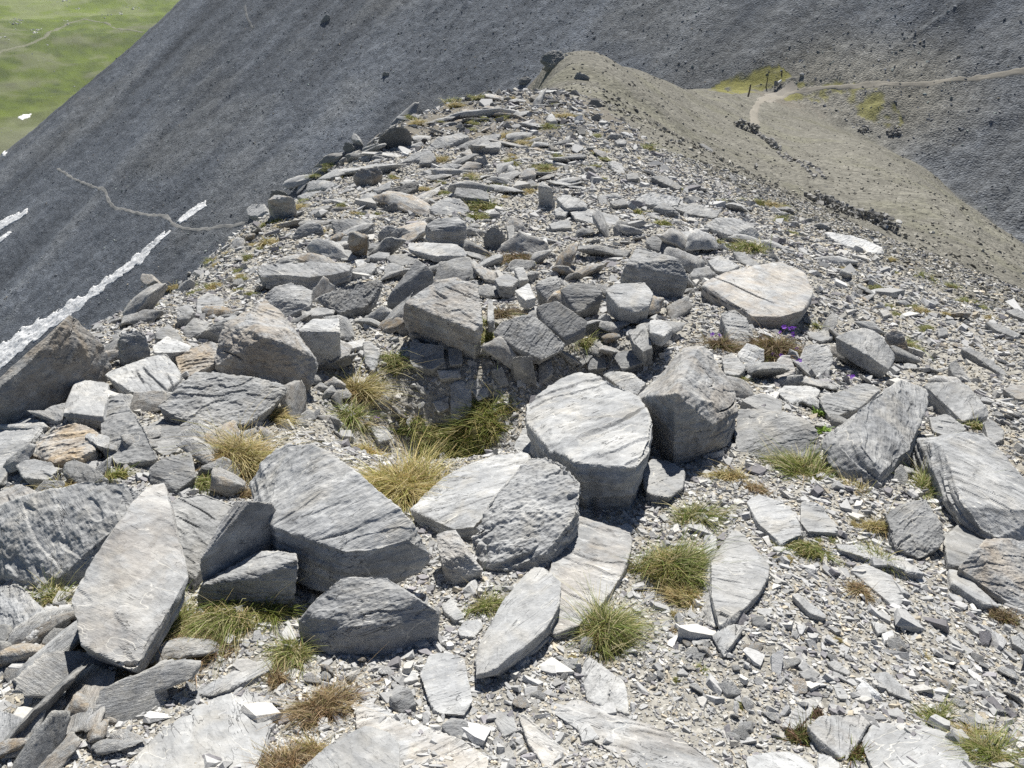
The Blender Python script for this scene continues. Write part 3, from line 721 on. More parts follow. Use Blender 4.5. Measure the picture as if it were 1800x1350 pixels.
rock('boulder', 'F', '522,1080,50 555,1050,75 605,1013,105 680,1015,105 730,1050,90 775,1078,55 765,1100,35 720,1130,5 570,1145,5 530,1110,20 620,1095,50 690,1100,45', 'low grey boulder with a pale lit top, below the big pale tilted slab', tone=1.0, cuts=0, facets=5, bot=1.05, tmax=30)
rock('flat_rock', 'C2', '1110,240 1190,20 1230,0 1370,30 1460,50 1540,100 1530,250 1490,350 1440,420 1250,600 1110,650 1090,640 1150,440 1100,310', 'wide tan-streaked slab lying between the pitted boulder and the green tussock', s=40, tone=1.1, rust=.2, rough=.9, cuts=2)
rock('flat_rock', 'C2', '1000,290,100 1030,265,100 1080,290,100 1160,370,90 1150,480,90 1110,590,80 1050,640,80 900,740,80 800,850,70 680,890,20 720,710,50 770,600,60 840,470,70', 'long pale tongue-shaped slab casting a sharp shadow on the gravel', tone=1.1, cuts=1, embed=.02, rough=0.35)
rock('flat_rock', 'C2', '410,850 460,740 500,725 640,750 670,880 695,990 650,1070 480,1060', 'pale rounded slab left of the tongue-shaped slab tip', s=35, tone=1.2, rough=.6)
rock('rock', 'C2', '520,1120,50 570,1080,60 660,1090,60 700,1190,20 620,1210,10 550,1160,30', 'small bluish-grey stone under the pale rounded slab', tone=.85)
rock('rock', 'C2', '250,970,60 290,900,70 370,930,70 400,1010,40 320,1060,10 250,1000,40', 'cube-like grey stone in the gravel left of the pale rounded slab', tone=.85)
rock('flat_rock', 'C2', '1260,850,20 1290,740,50 1360,800,50 1500,900,35 1520,1070,20 1300,985,10', 'curved flake of slate with white veins on the bottom gravel', tone=1.15)
rock('flat_rock', 'C2', '70,1030 110,980 240,1070 380,1120 560,1190 700,1230 780,1310 770,1450 100,1450 80,1130', 'long streaked slab at the bottom of the photo behind a rounded grey boulder', s=25, tone=1.15, streak=1, grain=-.6, rust=.2)
rock('boulder', 'C2', '0,1180,60 130,1120,80 250,1140,80 310,1210,70 310,1350,60 280,1470,60 -200,1470,60 -260,1380,60 -100,1250,60', 'rounded grey boulder cut off by the bottom of the photo', tone=.92, rough=.8)
rock('flat_rock', 'C2', '930,1060 980,1070 1100,1170 1300,1350 1400,1470 1150,1470 1060,1300 960,1170', 'narrow tan-grey slab running out of the bottom of the photo', s=28, tone=1.1, streak=1, grain=.7, rust=.2, cuts=1)
rock('flat_rock', 'C2', '1100,940 1200,960 1350,1020 1560,1110 1800,1180 2000,1330 2060,1470 1750,1470 1600,1300 1380,1150 1230,1070 1100,1050', 'long streaked tongue of bedrock slanting across the bottom gravel', s=22, tone=1.12, streak=1, grain=.45, rust=.15, cuts=1)
rock('rock', 'C2', '800,1050 860,1040 910,1070 930,1150 860,1180 810,1120', 'square grey stone between the pale rounded slab and the bedrock tongue', s=25, tone=.95)
rock('rock', 'C2', '610,620 650,570 740,560 750,600 700,660 620,650', 'thin flat flake beside the tongue-shaped slab', s=20, tone=1.1)
rock('rock', 'C2', '520,500 580,450 650,550 600,570', 'small flat flake under the pitted boulder shadow', s=28, tone=1.05)
rock('rock', 'C2', '290,850 390,830 410,880 330,900', 'pale flat stone above the cube-like grey stone', s=20, tone=1.2, rust=.15)
rock('rock', 'C2', '1240,1120 1300,1100 1365,1190 1270,1210', 'pale lumpy stone on the near side of the bedrock tongue', s=25, tone=1.2)
rock('rock', 'C2', '800,1230 880,1210 920,1290 830,1330', 'brownish flat stone beside the narrow tan-grey slab', s=25, tone=.95)
# --- right
rock('flat_rock', 'B3', '100,130,70 230,80,75 420,50,90 560,20,100 640,90,100 690,180,110 680,230,115 640,285,115 520,320,105 370,315,95 270,230,90', 'big smooth slab with an orange-tan stain on its top, on the right gravel slope', tone=1.18, rust=.3, cuts=2, rough=0.3)
rock('boulder', 'F', '1120,430,60 1195,455,60 1212,490,40 1205,512,15 1150,508,20 1090,490,20 1100,465,50', 'layered grey boulder at the back of the ring left of the orange-stained slab', tone=.95, streak=1, rough=1.3)
rock('rock', 'B3', '30,110,40 60,60,50 130,50,50 180,90,40 100,150,10', 'dark stone between the layered grey boulder and the orange-stained slab', tone=.8)
rock('flat_rock', 'B3', '130,20 200,0 310,50 230,85 170,70', 'thin pale slab behind the orange-stained slab', s=30, tone=1.15)
rock('flat_rock', 'B3', '260,-30 320,-20 420,45 380,60 300,20', 'narrow dark slab edge behind the thin pale slab', s=20, tone=.8)
rock('rock', 'B3', '190,310,60 270,270,80 350,330,80 380,420,50 330,470,20 250,490,10 220,400,40', 'wavy banded stone in front of the orange-stained slab', streak=1, rough=1.8, tone=.95)
rock('rock', 'B3', '285,510,40 340,455,60 430,490,60 435,550,30 380,580,10 300,560,20', 'rounded whitish stone below the wavy banded stone', tone=1.3, rough=1.4)
rock('rock', 'B3', '200,540 260,500 340,580 290,630 220,610', 'grey stone beside the rounded whitish stone', s=40)
rock('rock', 'B3', '485,570,40 520,520,70 570,520,75 600,610,30 590,640,10 500,650,10', 'pointed white stone among purple flowers', tone=1.3, rust=.2)
rock('flat_rock', 'B3', '800,420,150 870,400,160 960,370,160 1050,410,150 1130,530,100 1090,600,80 960,510,130 870,460,140', 'leaning slab propped over a dark gap on the right slope', tone=.95, rough=.7, cuts=1, tmax=30, th=70)
rock('rock', 'B3', '640,470,60 760,455,70 800,540,50 780,620,30 700,650,10 600,600,30', 'pale layered stone left of the leaning slab', streak=1, rough=1.3)
rock('rock', 'B3', '1065,410,70 1110,375,100 1160,390,100 1205,500,40 1190,560,0 1100,500,20', 'upright stone with a tan lichen face behind the leaning slab', rust=.6, tone=.95, tmax=60)
rock('rock', 'B3', '660,400 780,390 800,430 740,450 670,430', 'low dark stone at the back of the leaning slab', s=25, tone=.8)
rock('flat_rock', 'B3', '490,710 540,680 700,680 740,710 700,750 570,780', 'small pale flat slab on the gravel below the purple flowers', s=35, tone=1.15, cuts=2)
rock('flat_rock', 'B3', '720,740,70 980,650,70 1055,690,70 930,800,60 770,850,50', 'ribbed slab lying between the small flat slab and the large leaning rock', streak=1, tone=.95)
rock('boulder', 'B3', '930,800,230 1060,710,240 1160,640,220 1300,690,170 1290,790,150 1200,1020,110 1060,1110,130 960,1000,170 900,860,210 730,980,120 760,1140,40 980,1230,10 1040,1290,0 1170,1080,40', 'large leaning rock with a wedge-shaped dark hollow, on the right side of the ring', tone=1.0, streak=.9, rough=.9, cuts=1, tmax=40)
rock('slate_block', 'B3', '290,805,90 420,810,110 520,850,120 640,850,120 700,900,100 740,1020,30 650,1060,10 300,1060,10 270,950,40', 'blocky rock with a shaded half, right of the tall leaning boulder', tone=.9, rough=.7, cuts=1, tmax=60)
rock('rock', 'B3', '300,750 430,720 525,760 525,840 410,810', 'grey stone with a light seam behind the blocky rock', s=50, tone=.85)
rock('boulder', 'B3', '1260,670,70 1370,660,100 1500,670,100 1610,780,80 1625,840,50 1550,890,20 1480,870,50 1330,730,60', 'smooth rounded grey boulder right of the large leaning rock', tone=.95, rough=.6)
rock('rock', 'B3', '1300,850 1400,830 1500,910 1430,960 1320,920', 'grey slab under the smooth rounded grey boulder', s=30, tone=.9)
rock('rock', 'B3', '1590,870 1640,860 1720,930 1700,960 1620,1000', 'dark angular stone behind the pale ribbed slab', s=40, tone=.8)
rock('flat_rock', 'F', '1613,770,40 1690,760,72 1725,757,76 1745,775,70 1850,900,50 1850,960,10 1740,950,20 1695,885,50 1655,780,65 1655,890,10', 'huge pale ribbed slab with a dark edge face at the photo edge', tone=1.08, streak=1, grain=.9, rough=.7, cuts=1, tmax=30)
rock('rock', 'B3', '1400,570,30 1440,540,60 1530,660,20 1510,680,10 1420,620,20', 'upright dark stone on the right gravel slope', tone=.8)
rock('rock', 'B3', '1690,700 1760,670 1830,690 1830,760 1760,750', 'brownish stone at the photo edge right of the smooth rounded boulder', s=40, tone=.85, rust=.3)
rock('rock', 'B3', '1280,240 1320,225 1355,250 1300,265', 'small dark stone high on the right gravel slope', s=20, tone=.75)
rock('rock', 'B3', '1035,280 1080,280 1110,305 1060,320', 'small tan stone on the gravel behind the leaning slab', s=20, rust=.3)
rock('rock', 'B3', '1345,380 1390,372 1405,410 1350,425', 'small dark lump on the gravel above the upright dark stone', s=25, tone=.75)
rock('flat_rock', 'B3', '1460,460 1560,500 1700,590 1730,640 1620,580 1480,490', 'dark ledge of bedrock running down the right gravel slope', s=30, tone=.8, streak=1)
rock('flat_rock', 'B3', '1590,340 1680,360 1790,410 1760,430 1650,390', 'short dark ledge near the photo edge high on the right slope', s=25, tone=.8)
rock('rock', 'B3', '1700,285 1770,270 1800,300 1820,340 1740,310', 'dark stone on the skyline of the right slope at the photo edge', s=30, tone=.8)
# --- near right
rock('flat_rock', 'C3', '215,130,70 280,80,75 330,120,70 460,280,50 450,340,45 400,430,45 300,530,45 200,610,40 150,450,60 150,260,70', 'diamond-shaped grey slab standing beside the big green tussock', tone=.98, rough=.45, cuts=1, tmax=22)
rock('flat_rock', 'C3', '110,110,50 180,80,60 150,260,60 150,450,50 180,600,20 100,560,10', 'rough pale edge slab behind the diamond-shaped slab', tone=1.1, streak=1, rough=1.2)
rock('flat_rock', 'C3', '330,-60,40 400,-95,60 520,-60,60 610,20,50 630,115,40 520,165,30 400,60,40', 'pale pointed slab lying above the gravel on the right', tone=1.25, rough=.6, cuts=1)
rock('flat_rock', 'C3', '620,-60 720,-50 790,40 830,110 660,100 620,50', 'grey slab right beside the pale pointed slab', s=30, tone=1.0, rough=.6)
rock('boulder', 'C3', '1070,0,60 1150,-50,100 1280,-70,110 1370,60,100 1385,130,70 1350,190,40 1250,240,10 1130,190,30', 'rough dark block in front of the huge ribbed slab', tone=.75, rough=2.0)
rock('flat_rock', 'C3', '1380,110 1450,60 1560,10 1600,-20 1850,-20 1850,60 1720,150 1550,220 1520,280 1400,270', 'smooth dark grey slab at the photo edge below the huge ribbed slab', s=40, tone=.75, rough=.4)
rock('boulder', 'C3', '1450,290,60 1530,270,70 1620,280,80 1540,200,130 1600,140,140 1730,150,150 1850,130,150 1850,560,10 1650,430,20 1600,390,20', 'pale-veined block with a tan dark-hollowed face at the photo edge', tone=1.05, rust=.4, rough=1.3, tmax=60)
rock('flat_rock', 'C3', '880,290 960,265 1100,330 1180,460 1130,500 1060,420 960,330', 'thin cracked slab lying flat in the gravel near a dry tuft', s=20, tone=1.1, rough=.7)
rock('flat_rock', 'C3', '1110,350 1210,440 1160,425', 'narrow splinter beside the thin cracked slab', s=28, tone=1.05)
rock('flat_rock', 'C3', '800,160 1000,180 1150,230 1290,330 1200,315 1000,225 820,190', 'long low slate ledge below the rough dark block', s=28, tone=1.12, streak=1)
rock('flat_rock', 'C3', '1400,280 1460,300 1680,500 1590,485 1420,370', 'long straight slate plank below the pale-veined block', s=35, tone=1.05, rough=.5, cuts=1)
rock('rock', 'C3', '360,550,30 420,540,40 460,590,30 420,620,10 370,590,20', 'dark bluish stone below the diamond-shaped slab', tone=.75)
rock('flat_rock', 'C3', '150,650,20 230,590,40 310,590,40 320,620,40 240,720,30 220,770,10', 'pale bent flake under the tip of the diamond-shaped slab', tone=1.1)
rock('flat_rock', 'C3', '570,430 600,420 760,540 760,560 680,540', 'dark-edged sliver of slate on the right gravel', s=25, tone=.95)
rock('rock', 'C3', '990,570 1080,590 1080,630 1030,640', 'grey pentagon of slate beside a small white stone', s=20, tone=.95)
rock('rock', 'C3', '1050,640 1110,615 1120,660 1070,690', 'small white stone beside the grey pentagon of slate', s=20, tone=1.5)
rock('quartz_stone', 'C3', '910,930,30 950,880,50 1050,960,40 1060,990,20 1020,1000,10', 'bright white quartz lump on the bottom gravel', tone=1.9, rough=1.8, cracks=0.3)
rock('flat_rock', 'C3', '990,850 1080,840 1180,930 1220,1000 1090,950', 'pointed grey slab right behind the bright white quartz lump', s=30, tone=.95, streak=1)
rock('flat_rock', 'C3', '760,790 800,780 890,840 880,860 800,830', 'thin grey splinter above the bright white quartz lump', s=25, tone=.95)
rock('rock', 'C3', '790,910 830,900 880,970 870,990 820,980', 'oval grey chip left of the bright white quartz lump', s=25)
rock('rock', 'C3', '610,840 680,820 730,850 700,880 640,880', 'dark-sided stone in the middle of the bottom gravel', s=30, tone=.85)
rock('rock', 'C3', '625,890 700,880 730,900 700,925 640,915', 'small tan oval stone below the dark-sided stone', s=20, tone=1.25, rust=.3)
rock('rock', 'C3', '170,900,20 260,880,50 320,960,20 230,965,10', 'rough dark chunk on the bottom gravel near the bedrock tongue', tone=.8, rough=1.5)
rock('flat_rock', 'C3', '520,1130 620,990 750,960 700,1040 600,1150', 'pale triangular slab behind the reddish plant at the bottom', s=20, tone=1.12, rough=.5)
rock('rock', 'C3', '650,1130,70 730,1070,80 950,1060,60 990,1090,50 930,1200,45 860,1310,20 720,1240,20', 'angular stone with a dark left face among the reddish plants at the bottom', tone=1.1, rust=.2)
rock('flat_rock', 'C3', '930,1180 1000,1110 1250,1110 1400,1150 1510,1290 1480,1470 1060,1470 960,1270', 'broad smooth bluish slab at the bottom right corner', s=30, tone=1.08, rough=.45, cuts=2)
rock('flat_rock', 'C3', '330,1290 420,1265 560,1260 640,1280 700,1350 640,1470 380,1470', 'pale whitish slab at the bottom of the photo beside the reddish plants', s=28, tone=1.3)
rock('rock', 'C3', '710,1255 830,1310 840,1470 720,1470', 'white-edged stone at the bottom of the photo left of the broad bluish slab', s=30, tone=1.2)
rock('flat_rock', 'C3', '1730,650 1780,650 1850,720 1850,760 1740,690', 'dark-edged flat stone at the photo edge beside the dry cushion', s=20, tone=.95)
# --- crest behind the ring
rock('boulder', 'D1', '1330,720,120 1420,665,150 1580,660,150 1640,700,140 1640,760,100 1560,770,100 1380,760,110 1600,830,20 1340,840,20', 'rounded layered boulder with a white sunlit back, just behind the pale capstone', tone=1.1, streak=1, rough=1.0, tmax=40)
rock('boulder', 'A2', '740,1240,60 790,1180,120 870,1190,120 890,1290,40 800,1320,10 750,1290,20', 'dark cracked block split by seams, right of the rounded layered boulder', tone=.75, rough=1.5, cracks=2)
rock('rock', 'A2', '870,1190 910,1180 915,1260 885,1270', 'thin dark plate standing beside the dark cracked block', s=60, tone=.7)
rock('rock', 'D1', '1360,600,40 1420,540,70 1500,515,80 1590,525,80 1670,600,50 1600,650,30 1400,650,20', 'pale low boulder uphill of the rounded layered boulder', tone=1.05, rough=.9)
rock('slate_block', 'D1', '1540,500,80 1560,440,100 1740,460,100 1800,490,90 1800,540,80 1640,530,70', 'dark-fronted ledge block with grass at its foot', tone=.8, streak=1)
rock('flat_rock', 'A2', '1035,980,100 1060,950,130 1110,990,120 1130,1080,20 1080,1090,0 1050,1060,20', 'pale upright slab standing on the crest right of the dark-fronted ledge', tone=1.05)
rock('rock', 'A2', '1130,1040 1180,1020 1290,1060 1300,1090 1180,1095', 'long low stone touching the pale upright slab', s=70, tone=1.05)
rock('flat_rock', 'A2', '1200,1110 1300,1100 1470,1140 1460,1180 1340,1180 1230,1150', 'pale smooth slab lying flat on the crest', s=28, tone=1.1, rough=.3)
rock('rock', 'A2', '1120,1100 1160,1085 1200,1110 1180,1140 1130,1130', 'small pale block at the tip of the pale smooth slab', s=40, tone=1.1)
rock('rock', 'A2', '1090,1180 1200,1150 1220,1200 1110,1205', 'low grey stone in front of the pale smooth slab', s=30)
rock('rock', 'D1', '980,780,60 1060,720,110 1180,730,100 1280,780,60 1200,850,10 1000,840,10', 'tent-shaped stone with a white lit back, left of the rounded layered boulder', tone=.95, tmax=60)
rock('flat_rock', 'D1', '660,690,70 740,670,90 960,670,90 980,740,60 840,810,20 700,790,20', 'grey wavy slab left of the tent-shaped stone', tone=.85, streak=1)
rock('rock', 'D1', '830,880,40 900,850,50 1080,840,60 1090,890,30 900,940,10', 'dark rough stone behind the long flat slab', tone=.75)
rock('rock', 'D1', '910,950,40 1000,905,60 1090,910,60 1080,960,30 950,980,10', 'pale smooth stone between the long slab and the capstone', tone=1.1, lift=20)
rock('rock', 'D1', '725,900 760,885 820,900 820,970 730,965', 'pale round stone at the back of the long flat slab', s=40, tone=1.05)
rock('rock', 'D1', '350,830,20 420,730,70 500,690,80 600,700,70 620,760,30 480,800,20', 'grey low rock on the slope above the long flat slab', tone=.9)
rock('flat_rock', 'D1', '380,970 600,880 700,880 700,950 520,975', 'flat pale ledge with a small grass tuft above the long flat slab', s=20, tone=1.1)
rock('rock', 'D1', '40,600,100 90,565,110 180,560,110 205,620,90 150,660,60 60,650,80', 'stump-like block with a white top at the rim above the scree', tone=1.2, bot=1)
rock('rock', 'D1', '200,540,150 260,500,150 390,510,140 410,560,100 330,600,40 220,640,10', 'square block with a brown side on the rim next to the white-topped stump', tone=1.1, rust=.35, tmax=60)
rock('rock', 'D1', '200,530,90 230,460,140 310,455,140 350,495,100 260,510,90', 'dark rounded rock behind the square brown-sided block', tone=.55, tmax=60)
rock('rock', 'D1', '475,470,20 500,390,70 600,385,80 720,420,60 640,450,40 580,465,20', 'pale flat-topped wedge on the rim higher up', tone=1.1)
rock('flat_rock', 'D1', '400,520 480,480 590,465 610,490 480,530', 'thin pale plate below the flat-topped wedge', s=28, tone=1.1)
rock('boulder', 'D1', '810,370,80 860,310,120 1000,290,120 1040,340,80 960,400,50 880,430,20 830,430,20', 'brown-faced boulder on the shoulder of the crest', tone=.85, rust=.5, tmax=60)
rock('boulder', 'D1', '980,180,10 1010,80,110 1080,10,150 1200,5,150 1240,60,90 1160,70,80 1080,110,40', 'black overhanging rock at the rim of the crest', tone=.45, tmax=99)
rock('rock', 'D1', '1110,90,30 1150,50,50 1220,50,50 1210,90,30', 'tan stone lying on the front of the black overhanging rock', rust=.3, lift=20)
rock('rock', 'D1', '740,180,20 750,120,60 800,115,60 830,150,30 790,190,10', 'dark rounded stone on the rim left of the black overhanging rock', tone=.6)
rock('rock', 'D1', '800,100 820,45 860,75 880,120', 'pointed pale stone on the skyline of the rim', s=40, tone=1.0)
rock('flat_rock', 'D1', '1330,180,20 1420,90,50 1600,50,60 1660,80,50 1560,110,40 1420,200,10', 'upper tilted slate layer on the crest', tone=1.0, streak=1, rough=.7)
rock('flat_rock', 'D1', '1440,215,10 1600,130,40 1800,60,50 1900,50,40 1850,110,30 1640,180,20', 'long tilted slate layer crossing the crest', tone=.9, streak=1, rough=.8)
rock('flat_rock', 'D1', '1150,270,20 1240,200,50 1380,170,60 1410,220,40 1290,260,20', 'pale tilted layer above the dark ribbed block', tone=1.05, streak=1)
rock('rock', 'D1', '1290,270 1310,220 1400,190 1420,240 1370,270', 'dark ribbed block on the crest', s=50, tone=.7, streak=1)
rock('rock', 'D1', '1590,200,60 1660,160,90 1700,230,40 1690,260,10 1620,250,10', 'tan pointed block standing on the crest', rust=.35, tone=1.0)
rock('flat_rock', 'D1', '1150,360,20 1300,310,40 1500,270,40 1640,285,30 1400,340,20 1250,390,10', 'long pale slate layer below the dark ribbed block', tone=1.05, streak=1)
rock('flat_rock', 'D1', '960,460,30 1100,390,50 1090,450,40 990,500,10', 'pale layer left of the black shattered ledge', tone=1.05)
rock('flat_rock', 'D1', '1010,510,20 1100,440,50 1300,400,50 1280,450,30 1120,520,20', 'black shattered ledge on the crest', tone=.45, rough=2, streak=1)
rock('flat_rock', 'D1', '820,560,20 900,490,40 980,470,40 1030,540,30 900,600,10', 'grey flat layer on the flank of the crest', tone=1.0, streak=1)
rock('rock', 'D1', '1000,590,20 1110,550,60 1200,555,60 1190,620,10 1040,610,10', 'dark low stone with a tuft beside it on the crest', tone=.7)
rock('flat_rock', 'D1', '490,630,10 560,590,30 680,565,30 640,600,20 520,650,10', 'pale thin slab on the open flank below the flat-topped wedge', tone=1.1)
rock('rock', 'A2', '700,840,40 760,810,60 790,890,10', 'grey triangular block on the crest', tone=.85)
rock('rock', 'A2', '690,780,50 740,750,60 850,745,60 840,780,30 760,800,10', 'white-topped dark block on the upper crest', tone=1.0)
rock('rock', 'A2', '930,940,20 960,890,50 1020,880,50 1030,920,30 970,950,10', 'tan leaning stone on the crest above the pale upright slab', rust=.3, tone=1.05)
rock('rock', 'A2', '970,960 1010,945 1040,975 990,985', 'dark small stone left of the pale upright slab', s=30, tone=.7)
rock('rock', 'D2', '725,1125,10 755,1050,60 800,1125,10', 'dark pointed pyramid stone on the upper crest', tone=.6)
rock('rock', 'D2', '1030,870 1080,840 1145,870 1140,930 1070,940', 'black shattered lump on the upper crest', s=50, tone=.4, rough=2)
rock('flat_rock', 'D2', '1500,910,30 1560,900,40 1650,950,40 1640,970,20 1540,930,20', 'thin white plate on the right shoulder of the crest', tone=1.4)
rock('rock', 'D2', '1440,1000 1490,975 1580,1000 1560,1040 1470,1035', 'dark-fronted stone below the thin white plate', s=50, tone=.9)
rock('flat_rock', 'D2', '1360,1230 1450,1205 1560,1290 1540,1350 1420,1300', 'flat bluish slab on the right shoulder of the crest', s=28, tone=1.0, rough=.3)
rock('flat_rock', 'D2', '590,480 700,455 850,470 800,490 650,490', 'thin bright plate at the far end of the near crest', s=28, tone=1.3, tilt=14)
rock('rock', 'A2', '1500,915 1560,905 1575,940 1510,945', 'dark stone on the right shoulder of the crest', s=30, tone=.75)
rock('flat_rock', 'A2', '1410,850 1480,855 1500,920 1440,905', 'pale slab beside the dark stone on the right shoulder', s=20, tone=1.1)
rock('flat_rock', 'A2', '1630,930 1690,915 1800,980 1780,1000 1690,960', 'dark ledge on the right shoulder above the pale jumble', s=35, tone=.7)
rock('rock', 'A2', '1540,1050,40 1640,1000,70 1800,1040,60 1790,1080,40 1640,1080,30', 'pale rubbly rock on the right shoulder', tone=1.25, rough=1.6)
rock('rock', 'A2', '1640,1090,40 1700,1060,60 1790,1120,30 1680,1130,10', 'grey stone below the pale rubbly rock', tone=.85)
rock('rock', 'A2', '1410,1060 1490,1040 1515,1075 1440,1085', 'dark flat stone on the gravel left of the pale rubbly rock', s=30, tone=.75)
rock('rock', 'A2', '1305,1000 1320,950 1350,1000', 'small triangular upright stone on the crest gravel', s=20, tone=.95)
rock('flat_rock', 'A2', '1600,1270,30 1640,1240,50 1780,1300,40 1760,1340,20 1640,1310,20', 'dark slab lying behind the layered grey boulder', tone=.7)
rock('rock', 'A2', '1370,1330 1440,1310 1530,1320 1500,1350', 'dark flat stone left of the layered grey boulder', s=25, tone=.75)
rock('boulder', 'A3', '110,1190,10 180,1145,50 290,1145,80 380,1195,80 430,1255,50 380,1290,10 240,1240,50', 'grey streaked boulder with grass under it on the right shoulder', tone=1.1, streak=1)
rock('flat_rock', 'A3', '740,1215 900,1240 1060,1300 1070,1330 980,1340 800,1270', 'white crumbling slab at the edge above the tan slope', s=25, tone=1.5)
rock('rock', 'A3', '-60,1090 60,1065 200,1110 180,1150 40,1130', 'bluish flat stone behind the grey streaked boulder', s=25, tone=.9)
rock('flat_rock', 'A3', '0,1035 70,1030 110,1050 60,1065', 'low dark ledge on the right shoulder', s=25, tone=.6)
rock('flat_rock', 'A3', '-30,1220 60,1215 170,1270 120,1300 -20,1260', 'pale flat slab in front of the grey streaked boulder', s=28, tone=1.2)
rock('rock', 'A3', '240,930 265,920 295,950 270,958', 'dark splinter at the edge of the tan slope', s=20, tone=.6)
# --- rocks on the tan slope and the knob
rock('rock', 'D2', '1000,330,20 1030,270,70 1110,290,60 1200,335,20 1060,370,10', 'dark rock with a white top on the tan slope below the knob', tone=.75, tilt=30)
rock('flat_rock', 'A3', '85,755 110,755 165,790 160,802 120,785', 'thin dark plank of slate lying on the tan slope', s=12, tone=.7)
rock('rock', 'A3', '380,860 395,855 402,872 390,880', 'small dark stone on the tan slope', s=12, tone=.5)
rock('rock', 'A3', '0,722 8,718 10,735 2,740', 'tiny dark stone on the upper tan slope', s=12, tone=.5)
# ---------------------------------------------------------------- loose stones: one shape library, many individuals
def random_hull(rg, n, sx, sy, sz):
    p = rg.normal(size=(n, 3)); p /= np.linalg.norm(p, axis=1)[:, None]
    p *= rg.uniform(0.75, 1.1, (n, 1)) * np.array([sx, sy, sz])
    return hull_mesh([Vector(q) for q in p])
STONE_LIB = []
for i in range(12):
    rg = np.random.default_rng(900 + i)
    flat = rg.uniform(0.22, 0.45) if i % 3 else rg.uniform(0.4, 0.65)
    bm = random_hull(rg, 13, 0.5, rg.uniform(0.28, 0.44), flat * 0.5)
    r = sculpt(bm, 0.045, 1.0, (0.1, 0.05, 1), 700 + i, 1.2, rg.uniform(-.5, .5), 0.6, 0.6)
    STONE_LIB.append(mesh_from('stone', r[0], r[1], MAT_SLATE, None, True, r[2], r[3]))
def covered(px, py, q=0.0):
    for a in ROCK_OUT:
        mx, my = q * np.ptp(a[:, 0]), q * np.ptp(a[:, 1])
        if a[:, 0].min() + mx < px < a[:, 0].max() - mx and a[:, 1].min() + my < py < a[:, 1].max() - my: return True
    return False
def frame_of(n, yaw, rg, wob):
    z = np.array(n) + rg.normal(0, wob, 3) * np.array([1, 1, 0.3]); z /= np.linalg.norm(z)
    x = np.array([math.cos(yaw), math.sin(yaw), 0]); x = x - z * (x @ z); x /= np.linalg.norm(x)
    return np.stack([x, np.cross(z, x), z], 1)
def scatter_stones(zone, n, px0, px1, label, group, seed, wob=0.3, yaw0=-0.5, stretch=1.0, name='stone', sink=0.02, q=0.0):
    """individual stones on the ground inside a zone; px0..px1 = range of seen size"""
    rg = np.random.default_rng(seed)
    xs, ys = [p[0] for p in zone], [p[1] for p in zone]; k = tries = 0
    while k < n and tries < n * 40:
        tries += 1
        px, py = rg.uniform(min(xs), max(xs)), rg.uniform(min(ys), max(ys))
        if not in_poly(np.array([px]), np.array([py]), zone)[0] or covered(px, py, q): continue
        G = ground_hit(px, py); dist = np.linalg.norm(G)
        s = px0 * (px1 / px0) ** (rg.random() ** 1.6) * dist / F_PX
        N = ground_normal(G[0], G[1], 0.05 * dist)
        M = frame_of(N, yaw0 + rg.normal(0, 0.7), rg, wob)
        o = link(name, STONE_LIB[rg.integers(len(STONE_LIB))])
        mw = Matrix.Identity(4)
        for a in range(3):
            for b in range(3): mw[a][b] = float(M[a, b] * s * (stretch if b == 0 else 1.0))
        p = G + N * s * rg.uniform(sink, sink + 0.12)
        mw[0][3], mw[1][3], mw[2][3] = map(float, p)
        o.matrix_world = mw
        o['tone'] = float(rg.choice([0.75, 0.9, 1.0, 1.1, 1.2, 1.4], p=[.15, .2, .25, .2, .15, .05])); o['rust'] = float(rg.random() ** 6 * 0.9); o['streak'] = 0.5; o['grain'] = float(rg.uniform(-1, 1))
        tag(o, label, 'stone', group, 'thing')
        ROCK_OUT.append(np.array([[px - 6, py - 5], [px + 6, py + 5]]))
        k += 1
scatter_stones([(440, 380), (700, 190), (900, 165), (1000, 170), (1010, 330), (900, 330), (560, 390)], 90, 18, 50, 'small loose stone on the far crest left of its middle line', 'loose stones on the crest', 1, 0.2, 0.55, 1.9)
scatter_stones([(1010, 180), (1150, 265), (1400, 380), (1520, 440), (1300, 430), (1020, 340)], 50, 14, 40, 'small loose stone on the right shoulder of the far crest', 'loose stones on the right shoulder', 2)
scatter_stones([(230, 560), (440, 400), (600, 390), (1000, 380), (1300, 440), (1240, 520), (640, 500), (480, 500), (300, 620)], 70, 16, 48, 'small loose stone among the rocks behind the stone ring', 'loose stones behind the ring', 3)
scatter_stones([(1240, 540), (1440, 440), (1560, 460), (1800, 580), (1800, 1120), (1640, 800), (1560, 680), (1440, 600)], 45, 14, 40, 'small loose stone on the gravel of the right-hand slope', 'loose stones on the right gravel', 4)
scatter_stones([(0, 760), (150, 660), (420, 640), (640, 700), (620, 780), (440, 800), (430, 1000), (100, 1250), (0, 1300)], 40, 22, 60, 'small loose stone filling gaps between the boulders on the left', 'loose stones between the left boulders', 5)
scatter_stones([(500, 1150), (760, 1060), (1000, 1130), (1300, 1110), (1780, 1130), (1790, 1340), (560, 1340)], 75, 20, 52, 'small loose stone on the bottom gravel near the camera', 'loose stones on the bottom gravel', 6)
scatter_stones([(600, 620), (900, 640), (1180, 560), (1250, 660), (940, 720), (860, 790), (640, 780)], 25, 18, 42, 'small loose stone inside the hollow of the ring', 'loose stones in the hollow', 7)

